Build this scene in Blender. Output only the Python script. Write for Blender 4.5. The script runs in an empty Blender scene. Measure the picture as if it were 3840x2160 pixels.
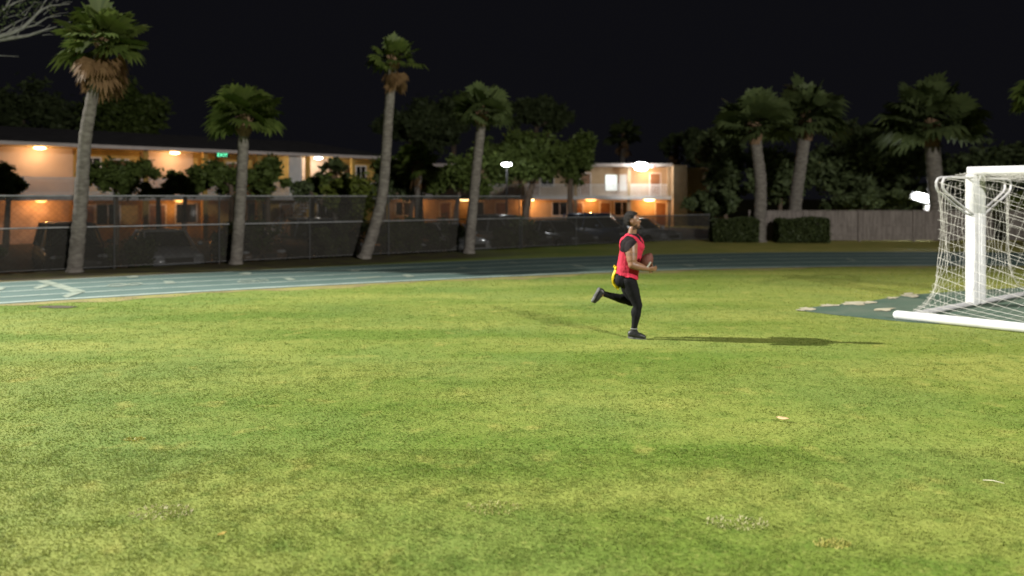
import bpy, bmesh, math, random
import numpy as np
from mathutils import Vector, Matrix, noise as mnoise

R = math.radians
SC = bpy.context.scene
COL = SC.collection

# ------------------------------------------------------------------ camera
FPX, CX, HZ, CAMH = 2900.0, 1920.0, 740.0, 2.02     # focal length in photo pixels, horizon row, eye height
cd = bpy.data.cameras.new("camera")
cam = bpy.data.objects.new("camera", cd); COL.objects.link(cam)
cam.location = (0, 0, CAMH); cam.rotation_euler = (R(90), 0, 0)
cd.sensor_width = 36.0; cd.lens = 36.0 * FPX / 3840.0
cd.shift_y = -(1080 - HZ) / 3840.0
cd.clip_start = 0.05; cd.clip_end = 1500
cd.dof.use_dof = True; cd.dof.focus_distance = 7.4; cd.dof.aperture_fstop = 0.88
SC.camera = cam

# ------------------------------------------------------------------ night sky and floodlights
w = bpy.data.worlds.new("World"); SC.world = w; w.use_nodes = True
bg = w.node_tree.nodes["Background"]
bg.inputs[0].default_value = (0.0042, 0.0042, 0.0056, 1); bg.inputs[1].default_value = 1.0

def spot(name, loc, aim, power, half, blend, col, rad):
    l = bpy.data.lights.new(name, 'SPOT'); l.energy = power; l.spot_size = R(2 * half); l.spot_blend = blend
    l.color = col; l.shadow_soft_size = rad
    o = bpy.data.objects.new(name, l); COL.objects.link(o); o.location = loc
    o.rotation_euler = (Vector(aim) - Vector(loc)).to_track_quat('-Z', 'Y').to_euler()
    return o
# two pitch floodlights, both outside the frame: one on the left touchline, one behind the camera
spot("floodlight_beam", (-57.6, 18.7, 33.6), (-2.8, -0.2, 0), 590000, 20.5, 0.5, (1.0, 0.98, 0.92), 0.42)
spot("floodlight_beam", (15.0, -9.0, 13.4), (5.0, 20.0, 0), 36000, 47, 0.85, (1.0, 0.975, 0.93), 0.35)

SC.view_settings.view_transform = 'Standard'; SC.view_settings.look = 'None'
SC.view_settings.exposure = 0.0; SC.view_settings.gamma = 1.0
SC.render.engine = 'CYCLES'
SC.cycles.use_denoising = True
SC.cycles.max_bounces = 6; SC.cycles.transparent_max_bounces = 12
SC.cycles.sample_clamp_indirect = 4.0

def G(px, py, z=0.0):                       # photo pixel -> point on the ground
    d = FPX * (CAMH - z) / (py - HZ)
    return Vector(((px - CX) * d / FPX, d, z))
def W(px, py, d):                           # photo pixel at a depth -> point
    return Vector(((px - CX) * d / FPX, d, CAMH - (py - HZ) * d / FPX))

# ------------------------------------------------------------------ materials
def mat(name, c1, c2=None, scale=6.0, rough=0.7, metal=0.0, spec=0.4, bump=0.0, bscale=None, detail=4.0, stretch=None,
        coord='Object', lo=0.35, hi=0.65, trans=0.0):
    m = bpy.data.materials.new(name); m.use_nodes = True
    nt = m.node_tree; N = nt.nodes; L = nt.links
    b = N["Principled BSDF"]
    b.inputs["Roughness"].default_value = rough; b.inputs["Metallic"].default_value = metal
    b.inputs["Specular IOR Level"].default_value = spec
    b.inputs["Base Color"].default_value = (*c1, 1)
    if c2 is None and not bump: return m
    tc = N.new("ShaderNodeTexCoord"); vec = tc.outputs[coord]
    if stretch:
        mp = N.new("ShaderNodeMapping"); mp.inputs["Scale"].default_value = stretch
        L.new(vec, mp.inputs["Vector"]); vec = mp.outputs[0]
    if c2 is not None:
        n = N.new("ShaderNodeTexNoise"); n.inputs["Scale"].default_value = scale; n.inputs["Detail"].default_value = detail
        L.new(vec, n.inputs["Vector"])
        r = N.new("ShaderNodeMapRange"); r.inputs[1].default_value = lo; r.inputs[2].default_value = hi
        L.new(n.outputs[0], r.inputs[0])
        mx = N.new("ShaderNodeMix"); mx.data_type = 'RGBA'
        mx.inputs[6].default_value = (*c1, 1); mx.inputs[7].default_value = (*c2, 1)
        L.new(r.outputs[0], mx.inputs[0]); L.new(mx.outputs[2], b.inputs["Base Color"])
    if bump:
        n2 = N.new("ShaderNodeTexNoise"); n2.inputs["Scale"].default_value = bscale or scale * 4; n2.inputs["Detail"].default_value = 5
        L.new(vec, n2.inputs["Vector"])
        bp = N.new("ShaderNodeBump"); bp.inputs["Strength"].default_value = bump; bp.inputs["Distance"].default_value = 0.03
        L.new(n2.outputs[0], bp.inputs["Height"]); L.new(bp.outputs[0], b.inputs["Normal"])
    return m

def emit(name, col, s):
    m = bpy.data.materials.new(name); m.use_nodes = True
    b = m.node_tree.nodes["Principled BSDF"]
    b.inputs["Base Color"].default_value = (0.6, 0.6, 0.6, 1)
    b.inputs["Emission Color"].default_value = (*col, 1); b.inputs["Emission Strength"].default_value = s
    return m

def leafmat(name, c1, c2, rough=0.55):
    m = bpy.data.materials.new(name); m.use_nodes = True
    nt = m.node_tree; N = nt.nodes; L = nt.links
    b = N["Principled BSDF"]; b.inputs["Roughness"].default_value = rough; b.inputs["Specular IOR Level"].default_value = 0.25
    g = N.new("ShaderNodeNewGeometry")
    mx = N.new("ShaderNodeMix"); mx.data_type = 'RGBA'
    mx.inputs[6].default_value = (*c1, 1); mx.inputs[7].default_value = (*c2, 1)
    L.new(g.outputs["Random Per Island"], mx.inputs[0])
    L.new(mx.outputs[2], b.inputs["Base Color"])
    tr = N.new("ShaderNodeBsdfTranslucent"); L.new(mx.outputs[2], tr.inputs["Color"])
    ms = N.new("ShaderNodeMixShader"); ms.inputs[0].default_value = 0.25
    L.new(b.outputs[0], ms.inputs[1]); L.new(tr.outputs[0], ms.inputs[2])
    L.new(ms.outputs[0], N["Material Output"].inputs["Surface"])
    return m

def veilmat(name, col, f, scale):
    """a woven wind screen: dark threads with open gaps between them"""
    m = bpy.data.materials.new(name); m.use_nodes = True
    nt = m.node_tree; N = nt.nodes; L = nt.links
    b = N["Principled BSDF"]; b.inputs["Base Color"].default_value = (*col, 1); b.inputs["Roughness"].default_value = 0.9
    b.inputs["Specular IOR Level"].default_value = 0.1
    tc = N.new("ShaderNodeTexCoord")
    n = N.new("ShaderNodeTexNoise"); n.inputs["Scale"].default_value = scale; n.inputs["Detail"].default_value = 3
    L.new(tc.outputs["Object"], n.inputs["Vector"])
    r = N.new("ShaderNodeMapRange"); r.inputs[1].default_value = 0.35; r.inputs[2].default_value = 0.65
    r.inputs[3].default_value = f - 0.07; r.inputs[4].default_value = f + 0.07
    L.new(n.outputs[0], r.inputs[0])
    t = N.new("ShaderNodeBsdfTransparent")
    ms = N.new("ShaderNodeMixShader"); L.new(r.outputs[0], ms.inputs[0])
    L.new(t.outputs[0], ms.inputs[1]); L.new(b.outputs[0], ms.inputs[2])
    L.new(ms.outputs[0], N["Material Output"].inputs["Surface"])
    return m

def grassmat(name, blade):
    m = bpy.data.materials.new(name); m.use_nodes = True
    nt = m.node_tree; N = nt.nodes; L = nt.links
    b = N["Principled BSDF"]; b.inputs["Roughness"].default_value = 0.75; b.inputs["Specular IOR Level"].default_value = 0.15
    g = N.new("ShaderNodeNewGeometry")
    def nz(scale, detail=3, stretch=None, rot=0):
        vec = g.outputs["Position"]
        if stretch:
            mp = N.new("ShaderNodeMapping"); mp.inputs["Scale"].default_value = stretch; mp.inputs["Rotation"].default_value = (0, 0, rot)
            L.new(vec, mp.inputs["Vector"]); vec = mp.outputs[0]
        n = N.new("ShaderNodeTexNoise"); n.inputs["Scale"].default_value = scale; n.inputs["Detail"].default_value = detail
        L.new(vec, n.inputs["Vector"]); return n.outputs[0]
    def rng(s, a, c, lo=0.0, hi=1.0):
        r = N.new("ShaderNodeMapRange"); r.inputs[1].default_value = a; r.inputs[2].default_value = c
        r.inputs[3].default_value = lo; r.inputs[4].default_value = hi
        L.new(s, r.inputs[0]); return r.outputs[0]
    def mix(fac, a, c):
        x = N.new("ShaderNodeMix"); x.data_type = 'RGBA'
        L.new(fac, x.inputs[0])
        for sk, v in ((6, a), (7, c)):
            if isinstance(v, tuple): x.inputs[sk].default_value = (*v, 1)
            else: L.new(v, x.inputs[sk])
        return x.outputs[2]
    k = 1.06
    c = mix(rng(nz(0.50, 5, (0.45, 1.5, 1), 0.25), 0.38, 0.60), (0.110*k, 0.168*k, 0.024*k), (0.218*k, 0.246*k, 0.054*k))
    c = mix(rng(nz(0.40, 4), 0.47, 0.64, 0, 0.75), c, (0.125*k, 0.185*k, 0.040*k))
    sx = N.new("ShaderNodeSeparateXYZ"); L.new(g.outputs["Position"], sx.inputs[0])
    c = mix(rng(sx.outputs[0], 2.5, 12.0, 0, 0.55), c, (0.235*k, 0.215*k, 0.045*k))       # the worn, drier end by the goals
    c = mix(rng(nz(2.3, 4), 0.60, 0.74, 0, 0.75), c, (0.29*k, 0.28*k, 0.070*k))           # straw patches
    c = mix(rng(nz(5.5, 3), 0.30, 0.48, 0.55, 0), c, (0.075*k, 0.13*k, 0.018*k))           # darker tufts
    c = mix(rng(nz(13, 3), 0.30, 0.50, 0.25, 0), c, (0.062*k, 0.105*k, 0.016*k))
    c = mix(rng(nz(17, 3, (1, 1.6, 1), 0.8), 0.56, 0.72, 0, 0.5), c, (0.27*k, 0.29*k, 0.075*k))
    c = mix(rng(nz(26, 2), 0.62, 0.75, 0, 0.3), c, (0.34*k, 0.34*k, 0.12*k))
    # dark leaf litter under the trees and the dry verge beyond the track, lightened in colour to replace light missing there
    c2 = mix(rng(nz(1.7, 4), 0.4, 0.65), (0.062, 0.05, 0.032), (0.10, 0.095, 0.032))
    ln = N.new("ShaderNodeVectorMath"); ln.operation = 'DOT_PRODUCT'; ln.inputs[1].default_value = (-0.6, 0.8, 0)
    L.new(g.outputs["Position"], ln.inputs[0])
    tl = N.new("ShaderNodeVectorMath"); tl.operation = 'DOT_PRODUCT'; tl.inputs[1].default_value = (0.8, 0.6, 0)
    L.new(g.outputs["Position"], tl.inputs[0])
    vm = N.new('ShaderNodeMath'); vm.operation = 'MULTIPLY'; L.new(rng(sx.outputs[1], 24.3, 25.0), vm.inputs[0]); L.new(rng(sx.outputs[0], 2.0, 10.0), vm.inputs[1])
    verge = mix(rng(nz(1.1, 4), .35, .65), (0.42, 0.36, 0.10), (0.30, 0.30, 0.07))
    c = mix(vm.outputs[0], c, verge)
    far = rng(ln.outputs["Value"], 20.9, 21.7)
    left = rng(tl.outputs["Value"], 14.5, 19.0, 1, 0)
    mu = N.new("ShaderNodeMath"); mu.operation = 'MULTIPLY'; L.new(far, mu.inputs[0]); L.new(left, mu.inputs[1])
    c = mix(mu.outputs[0], c, c2)
    if blade:
        c = mix(rng(g.outputs["Random Per Island"], 0, 1, 0.0, 0.26), c, (0.25, 0.28, 0.075))
    L.new(c, b.inputs["Base Color"])
    if blade:
        tr = N.new("ShaderNodeBsdfTranslucent"); L.new(c, tr.inputs["Color"])
        ms = N.new("ShaderNodeMixShader"); ms.inputs[0].default_value = 0.3
        L.new(b.outputs[0], ms.inputs[1]); L.new(tr.outputs[0], ms.inputs[2]); L.new(ms.outputs[0], N["Material Output"].inputs["Surface"])
    if not blade:
        n2 = nz(30, 5); bp = N.new("ShaderNodeBump"); bp.inputs["Strength"].default_value = 0.3; bp.inputs["Distance"].default_value = 0.04
        L.new(n2, bp.inputs["Height"]); L.new(bp.outputs[0], b.inputs["Normal"])
    return m

M = {}
M['grass'] = grassmat('grass_ground', False); M['blade'] = grassmat('grass_blades', True)
M['track'] = mat('track_rubber', (0.060, 0.108, 0.092), (0.078, 0.128, 0.112), 1.3, 0.85, bump=0.3, bscale=60)
M['line'] = mat('track_paint', (0.26, 0.32, 0.28), (0.38, 0.44, 0.38), 2.0, 0.8)
M['mark'] = mat('mark_paint', (0.17, 0.21, 0.165), (0.28, 0.32, 0.255), 3.0, 0.8)
M['apron'] = mat('apron_surface', (0.050, 0.092, 0.062), (0.085, 0.115, 0.080), 1.5, 0.85, bump=0.3, bscale=50)
M['sand'] = mat('worn_sand', (0.30, 0.27, 0.18), (0.44, 0.40, 0.30), 5.0, 0.9)
M['asphalt'] = mat('asphalt', (0.045, 0.045, 0.046), (0.07, 0.068, 0.064), 2.0, 0.85, bump=0.3, bscale=80)
M['litter'] = mat('leaf_litter', (0.045, 0.036, 0.022), (0.075, 0.06, 0.03), 9.0, 0.95, bump=0.6, bscale=25)
M['palm_bark'] = mat('palm_bark', (0.12, 0.104, 0.088), (0.22, 0.198, 0.17), 5.0, 0.9, bump=0.8, bscale=14, stretch=(1, 1, 2.5))
M['palm_boot'] = mat('palm_boot', (0.14, 0.085, 0.05), (0.22, 0.14, 0.08), 8.0, 0.9, bump=0.8, bscale=20)
M['bark'] = mat('bark', (0.12, 0.085, 0.06), (0.20, 0.15, 0.11), 6.0, 0.9, bump=0.8, bscale=18, stretch=(2, 2, .6))
M['pale_bark'] = mat('pale_bark', (0.25, 0.24, 0.225), (0.38, 0.37, 0.35), 6.0, 0.85, bump=0.5, bscale=20)
M['frond'] = leafmat('palm_frond', (0.070, 0.105, 0.022), (0.12, 0.155, 0.035))
M['frond_dark'] = leafmat('palm_frond_dark', (0.085, 0.115, 0.042), (0.13, 0.165, 0.06))
M['dead'] = leafmat('dead_frond', (0.17, 0.10, 0.045), (0.25, 0.155, 0.075))
M['leaf'] = leafmat('leaf', (0.09, 0.13, 0.03), (0.15, 0.20, 0.05))
M['leaf_dark'] = leafmat('leaf_dark', (0.09, 0.12, 0.05), (0.14, 0.18, 0.075))
M['leaf_yellow'] = leafmat('leaf_yellow', (0.10, 0.13, 0.02), (0.16, 0.19, 0.036))
M['hedge'] = leafmat('hedge_leaf', (0.04, 0.056, 0.018), (0.07, 0.09, 0.03))
M['ochre'] = mat('ochre_stucco', (0.52, 0.33, 0.085), (0.60, 0.40, 0.12), 1.2, 0.85, bump=0.2, bscale=40)
M['peach'] = mat('peach_stucco', (0.58, 0.42, 0.30), (0.64, 0.48, 0.36), 1.2, 0.85, bump=0.2, bscale=40)
M['tan'] = mat('tan_stucco', (0.40, 0.29, 0.17), (0.47, 0.35, 0.22), 1.2, 0.85, bump=0.2, bscale=40)
M['white'] = mat('white_paint', (0.70, 0.68, 0.66), (0.78, 0.76, 0.74), 2.0, 0.6)
M['trim'] = mat('pink_white_trim', (0.62, 0.54, 0.50), (0.70, 0.62, 0.58), 2.0, 0.6)
M['shingle'] = mat('roof_shingle', (0.050, 0.046, 0.048), (0.085, 0.078, 0.080), 4.0, 0.9, bump=0.5, bscale=10, stretch=(.4, 1, 2))
M['door'] = mat('door_paint', (0.20, 0.10, 0.05), (0.26, 0.14, 0.07), 2.0, 0.5)
M['concrete'] = mat('concrete', (0.30, 0.28, 0.25), (0.38, 0.36, 0.33), 2.0, 0.9, bump=0.2)
M['glass'] = mat('dark_glass', (0.015, 0.017, 0.02), None, rough=0.08, spec=0.6)
M['steel'] = mat('galvanised_steel', (0.33, 0.33, 0.33), (0.45, 0.45, 0.45), 8.0, 0.45, 0.6)
M['dark_wire'] = mat('dark_coated_wire', (.012,.012,.012), None, rough=.6)
M['post_steel'] = mat('dull_post', (.055,.053,.05), None, rough=.6)
M['veil'] = veilmat('wind_screen', (0.048, 0.044, 0.038), 0.60, 3.0)
M['veil_low'] = veilmat('wind_screen_low', (0.052, 0.048, 0.040), 0.66, 3.0)
M['wood'] = mat('weathered_wood', (0.16, 0.135, 0.118), (0.25, 0.215, 0.19), 3.0, 0.85, bump=0.4, bscale=14, stretch=(3, 3, .4))
M['goal'] = mat('goal_white', (0.66, 0.66, 0.65), (0.56, 0.56, 0.55), 2.5, 0.35, spec=0.5)
M['goal_grey'] = mat('goal_grey_finish', (0.44, 0.43, 0.43), (0.54, 0.53, 0.53), 2.5, 0.45)  # greyer finish for the net arms and side ground bars
M['net'] = mat('net_cord', (0.50, 0.48, 0.42), (0.60, 0.58, 0.52), 4.0, 0.8)
M['warm_lamp'] = emit('warm_lamp', (1.0, 0.62, 0.25), 14.0)
M['amber_lamp'] = emit('amber_lamp', (1.0, 0.47, 0.10), 6.0)
M['white_lamp'] = emit('white_lamp', (0.93, 0.97, 1.0), 14.0)
M['flood_lamp'] = emit('flood_lamp', (0.95, 0.97, 1.0), 40.0)
M['red_lamp'] = emit('red_lamp', (1.0, 0.05, 0.06), 2.5)
M['green_sign'] = emit('green_letters', (0.10, 0.95, 0.45), 2.2)
M['lit_pane'] = emit('lit_pane', (0.85, 0.98, 0.92), 1.1)
M['curtain'] = emit('lit_curtain', (0.45, 0.62, 0.58), .22)
M['black_plastic'] = mat('black_plastic', (0.02, 0.02, 0.02), None, rough=0.5)
M['chrome'] = mat('chrome', (0.75, 0.75, 0.75), None, rough=0.12, metal=1.0)
M['tyre'] = mat('tyre_rubber', (0.02, 0.02, 0.02), (0.03, 0.03, 0.03), 9, 0.85)
M['lens'] = mat('lamp_lens', (0.65, 0.67, 0.7), None, rough=0.08, spec=0.8)
M['tail'] = mat('tail_lens', (0.30, 0.015, 0.015), None, rough=0.15, spec=0.6)
def paint(name, c):
    m = mat(name, c, None, rough=0.28, spec=0.5)
    m.node_tree.nodes["Principled BSDF"].inputs["Coat Weight"].default_value = 0.7
    m.node_tree.nodes["Principled BSDF"].inputs["Coat Roughness"].default_value = 0.06
    return m

# ------------------------------------------------------------------ mesh helpers
class MB:
    def __init__(s): s.v = []; s.f = []
    def add(s, vs, fs):
        o = len(s.v); s.v += [tuple(x) for x in vs]; s.f += [tuple(i + o for i in f) for f in fs]; return s
    def box(s, a, b, rot=None, c=None):
        x0, y0, z0 = a; x1, y1, z1 = b
        vs = [Vector(p) for p in ((x0,y0,z0),(x1,y0,z0),(x1,y1,z0),(x0,y1,z0),(x0,y0,z1),(x1,y0,z1),(x1,y1,z1),(x0,y1,z1))]
        if rot is not None:
            c = Vector(c) if c is not None else (Vector(a) + Vector(b)) / 2
            vs = [rot @ (p - c) + c for p in vs]
        return s.add(vs, ((0,3,2,1),(4,5,6,7),(0,1,5,4),(1,2,6,5),(2,3,7,6),(3,0,4,7)))
    def tube(s, pts, rad, n=10, caps=True, sq=None):
        pts = [Vector(p) for p in pts]
        if not hasattr(rad, '__len__'): rad = [rad] * len(pts)
        rings = []; up = None
        for i, p in enumerate(pts):
            t = (pts[min(i+1, len(pts)-1)] - pts[max(i-1, 0)])
            t = t.normalized() if t.length > 1e-9 else Vector((0, 0, 1))
            if up is None:
                up = Vector((0, 0, 1)) if abs(t.z) < 0.9 else Vector((1, 0, 0))
            a = t.cross(up); a = a.normalized() if a.length > 1e-6 else t.orthogonal().normalized()
            b = a.cross(t).normalized(); up = b
            rings.append([p + (a * math.cos(2*math.pi*k/n) + b * math.sin(2*math.pi*k/n)) * rad[i] for k in range(n)])
        vs = [q for r in rings for q in r]
        fs = [(i*n+k, i*n+(k+1) % n, (i+1)*n+(k+1) % n, (i+1)*n+k) for i in range(len(pts)-1) for k in range(n)]
        if caps:
            fs += [tuple(range(n-1, -1, -1)), tuple(range((len(pts)-1)*n, len(pts)*n))]
        return s.add(vs, fs)
    def capsule(s, p, q, r0, r1, n=14, h=4):
        p, q = Vector(p), Vector(q); t = (q - p).normalized() if (q - p).length > 1e-6 else Vector((0, 0, 1))
        pts, rd = [], []
        for i in range(h + 1):
            a = math.pi/2 * (1 - i / h); pts.append(p - t * r0 * math.sin(a)); rd.append(max(r0 * math.cos(a), 1e-4))
        for i in range(h + 1):
            a = math.pi/2 * i / h; pts.append(q + t * r1 * math.sin(a)); rd.append(max(r1 * math.cos(a), 1e-4))
        return s.tube(pts, rd, n)
    def ellipsoid(s, c, rx, ry, rz, rot=None, n=16, h=10):
        vs = []
        for i in range(h + 1):
            th = math.pi * i / h; st = max(math.sin(th), 1e-3)
            for k in range(n):
                ph = 2*math.pi*k/n
                p = Vector((rx*st*math.cos(ph), ry*st*math.sin(ph), -rz*math.cos(th)))
                vs.append((rot @ p if rot is not None else p) + Vector(c))
        fs = [(i*n+k, i*n+(k+1) % n, (i+1)*n+(k+1) % n, (i+1)*n+k) for i in range(h) for k in range(n)]
        fs += [tuple(range(n-1, -1, -1)), tuple(range(h*n, (h+1)*n))]
        return s.add(vs, fs)
    def loft(s, rings, caps=True):
        n = len(rings[0]); vs = [q for r in rings for q in r]
        fs = [(i*n+k, i*n+(k+1) % n, (i+1)*n+(k+1) % n, (i+1)*n+k) for i in range(len(rings)-1) for k in range(n)]
        if caps: fs += [tuple(range(n-1, -1, -1)), tuple(range((len(rings)-1)*n, len(rings)*n))]
        return s.add(vs, fs)
    def build(s, name, m, parent=None, smooth=True, loc=None, angle=40):
        me = bpy.data.meshes.new(name); me.from_pydata(s.v, [], s.f); me.update()
        return link_mesh(name, me, m, parent, smooth, loc, angle)

def link_mesh(name, me, m, parent=None, smooth=True, loc=None, angle=40):
    o = bpy.data.objects.new(name, me); COL.objects.link(o)
    if m is not None: me.materials.append(m)
    if parent is not None: o.parent = parent
    if loc is not None: o.location = loc
    if smooth and len(me.polygons):
        bm = bmesh.new(); bm.from_mesh(me)
        bmesh.ops.recalc_face_normals(bm, faces=bm.faces)
        for f in bm.faces: f.smooth = True
        lim = R(angle)
        for e in bm.edges:
            e.smooth = not (len(e.link_faces) == 2 and e.calc_face_angle(0) > lim)
        bm.to_mesh(me); bm.free()
    return o

def npmesh(name, V, nper, m, parent=None, loc=None):
    """V: (k*nper, 3) array of separate faces with nper corners each"""
    V = np.asarray(V, dtype=np.float32).reshape(-1, 3); nv = len(V); nf = nv // nper
    me = bpy.data.meshes.new(name); me.vertices.add(nv); me.vertices.foreach_set("co", V.ravel())
    me.loops.add(nv); me.loops.foreach_set("vertex_index", np.arange(nv, dtype=np.int32))
    me.polygons.add(nf); me.polygons.foreach_set("loop_start", np.arange(0, nv, nper, dtype=np.int32))
    me.polygons.foreach_set("loop_total", np.full(nf, nper, dtype=np.int32))
    me.update(calc_edges=True); me.validate()
    o = bpy.data.objects.new(name, me); COL.objects.link(o); me.materials.append(m)
    if parent is not None: o.parent = parent
    if loc is not None: o.location = loc
    return o

def tag(o, label=None, cat=None, group=None, kind=None):
    if label: o['label'] = label
    if cat: o['category'] = cat
    if group: o['group'] = group
    if kind: o['kind'] = kind
    return o
def empty(name, loc, rz=0.0, label=None, cat=None, group=None):
    o = bpy.data.objects.new(name, None); COL.objects.link(o); o.location = loc; o.rotation_euler = (0, 0, rz)
    o.empty_display_size = 0.3
    return tag(o, label, cat, group)
def copy_tree(o, parent=None):
    c = o.copy(); COL.objects.link(c)
    if parent is not None: c.parent = parent
    for ch in list(o.children): copy_tree(ch, c)
    return c
def bulb(parent, loc, power, col, rad=0.08):
    l = bpy.data.lights.new("lamp_glow", 'POINT'); l.energy = power; l.color = col; l.shadow_soft_size = rad
    o = bpy.data.objects.new("lamp_glow", l); COL.objects.link(o); o.parent = parent; o.location = loc
    return o
def poly_sheet(name, pts, z, m, kind='structure'):
    bm = bmesh.new(); vs = [bm.verts.new((p[0], p[1], z)) for p in pts]
    f = bm.faces.new(vs)
    if f.normal.z < 0: bmesh.ops.reverse_faces(bm, faces=[f])
    bm.normal_update()
    if f.normal.z < 0: f.normal_flip()
    bmesh.ops.triangulate(bm, faces=bm.faces)
    me = bpy.data.meshes.new(name); bm.to_mesh(me); bm.free()
    o = bpy.data.objects.new(name, me); COL.objects.link(o); me.materials.append(m)
    return tag(o, kind=kind)
def inside(poly, X, Y):
    """vectorised point in polygon"""
    px = np.array([p[0] for p in poly]); py = np.array([p[1] for p in poly]); c = np.zeros(len(X), bool)
    j = len(px) - 1
    for i in range(len(px)):
        t = ((py[i] > Y) != (py[j] > Y)) & (X < (px[j]-px[i]) * (Y-py[i]) / (py[j]-py[i] + 1e-12) + px[i])
        c ^= t; j = i
    return c

# ------------------------------------------------------------------ ground, track, apron
F0 = Vector((-13.3, 20.2, 0)); FE = Vector((0.8, 0.6, 0)); FN = Vector((-0.6, 0.8, 0))   # chain-link fence line
LOT = -0.5
def gz(x, y):
    sd = (x - F0.x) * FN.x + (y - F0.y) * FN.y - 0.35
    t = min(max(sd / 2.4, 0), 1); t = t * t * (3 - 2 * t)
    return LOT * t
def fp(t, s=0.0, z=0.0):
    p = F0 + FE * t + FN * s; return Vector((p.x, p.y, z))

gx = np.concatenate([[-500, -250, -120], np.arange(-70, 70.1, 1.0), [120, 250, 500]])
gy = np.concatenate([[-60, -20], np.arange(-4, 96.1, 1.0), [140, 250, 500, 900]])
gv = [(x, y, gz(x, y)) for y in gy for x in gx]
nx = len(gx)
gf = [(j*nx+i, j*nx+i+1, (j+1)*nx+i+1, (j+1)*nx+i) for j in range(len(gy)-1) for i in range(nx-1)]
g = MB(); g.add(gv, gf)
tag(g.build('ground', M['grass'], smooth=True), kind='structure')

# parking lot sheet beyond the fence
lotb = MB(); L0 = []
for i in range(0, 40):
    for j in range(0, 16):
        p = fp(-14 + i * 1.6, 2.9 + j * 2.0); L0.append((p.x, p.y, gz(p.x, p.y) + 0.012))
lotb.add(L0, [(i*16+j, (i+1)*16+j, (i+1)*16+j+1, i*16+j+1) for i in range(39) for j in range(15)])
tag(lotb.build('parking_lot', M['asphalt']), kind='structure')

def catmull(P, n=24):
    out = []
    for i in range(1, len(P) - 2):
        p0, p1, p2, p3 = (Vector((*P[k], 0)) for k in (i-1, i, i+1, i+2))
        for k in range(n):
            t = k / n
            out.append(0.5 * ((2*p1) + (-p0+p2)*t + (2*p0-5*p1+4*p2-p3)*t*t + (-p0+3*p1-3*p2+p3)*t**3))
    return out
INNER = catmull([(-42, -12), (-27, 1.2), (-17.6, 8.8), (-9.7, 14.55), (-4.4, 17.6), (2, 20.5), (6.4, 21.9), (12.3, 22.75), (18.5, 22.3), (27, 19.0), (36, 11), (40, 5)])
NORM = []
for i, p in enumerate(INNER):
    t = (INNER[min(i+1, len(INNER)-1)] - INNER[max(i-1, 0)]).normalized(); NORM.append(Vector((-t.y, t.x, 0)))
def tw(i):
    return 4.5 + 1.3 * min(max((INNER[i].x + 6) / 16, 0), 1)
def track_strip(name, f0, f1, z, m, dz=0.0):
    mb = MB(); vs = []
    for i, p in enumerate(INNER):
        a = p + NORM[i] * f0(i); b = p + NORM[i] * f1(i)
        vs += [(a.x, a.y, z), (b.x, b.y, z)]
    mb.add(vs, [(2*i, 2*i+2, 2*i+3, 2*i+1) for i in range(len(INNER)-1)])
    o = mb.build(name, m, smooth=False); return tag(o, kind='structure')
track_strip('running_track', lambda i: 0.0, lambda i: tw(i), 0.006, M['track'])
for k in range(5):
    wd = 0.16 if k in (0,) else 0.10
    track_strip('track_lane_line', lambda i, k=k: 0.10 + (tw(i) - 0.3) * k / 4, lambda i, k=k, wd=wd: 0.10 + wd + (tw(i) - 0.3) * k / 4, 0.011, M['line'])

M['dry_edge'] = mat('dry_turf', (0.20, 0.16, 0.065), (0.25, 0.235, 0.06), 1.6, 0.9, bump=0.5, bscale=40)
track_strip('worn_turf_edge', lambda i: -0.42 - 0.22*math.sin(i*.37) - .12*math.sin(i*1.3), lambda i: 0.02, 0.003, M['dry_edge'])
mk = MB()
def mark_poly(pts):
    P = [G(*p) for p in pts]; o = len(mk.v)
    mk.v += [(p.x, p.y, 0.016) for p in P]; mk.f.append(tuple(range(o, o + len(P))))
def mark_ring(cx, cy, rx, ry, th=0.42, n=20, slant=0.0):
    o = len(mk.v)
    for k in range(n):
        a = 2*math.pi*k/n
        for s in (1, 1 - th):
            yy = ry * s * math.sin(a); p = G(cx + rx * (1 - (1-s)*0.5) * math.cos(a) - slant * yy, cy + yy)
            mk.v.append((p.x, p.y, 0.016))
    mk.f += [(o+2*k, o+2*((k+1) % n), o+2*((k+1) % n)+1, o+2*k+1) for k in range(n)]
mark_poly([(140,1057),(172,1052),(322,1094),(268,1097)]); mark_poly([(323,1095),(252,1118),(233,1113),(268,1098)])
mark_poly([(124,1081),(176,1066),(190,1072),(138,1086)])
mark_poly([(0,1079),(22,1081),(6,1090),(-20,1091)])
mark_ring(440, 1071, 36, 6, slant=2.2); mark_ring(506, 1067, 26, 5, slant=2.2)
mark_poly([(612,1056),(648,1056),(660,1064),(622,1066)])
mark_poly([(472,1041),(500,1035),(522,1036),(516,1042),(490,1044)])
mark_poly([(892,1028),(922,1023),(944,1025),(938,1031),(905,1031)])
mark_ring(925, 1057, 34, 5, slant=2.2); mark_ring(985, 1054, 22, 4, slant=2.2)
mark_poly([(1060,1045),(1086,1043),(1112,1051),(1082,1053)])
mark_poly([(1312,1016),(1335,1012),(1352,1015),(1344,1019),(1320,1019)])
mark_poly([(1338,1043),(1420,1038),(1440,1040),(1380,1045),(1345,1046)])
mark_poly([(1508,1032),(1532,1030),(1556,1040),(1526,1041)])
mark_poly([(1712,1007),(1732,1003),(1756,1007),(1736,1009)])
mark_poly([(1905,986),(1922,984),(1950,987),(1930,989)])
mark_poly([(2140,996),(2160,995),(2200,1001),(2178,1002)])
mark_poly([(2552,994),(2572,992),(2610,1000),(2588,1001)])
mark_poly([(2700,973),(2712,972),(2744,977),(2730,978)])
mark_poly([(3170,973),(3180,972),(3214,979),(3202,980)])
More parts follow.
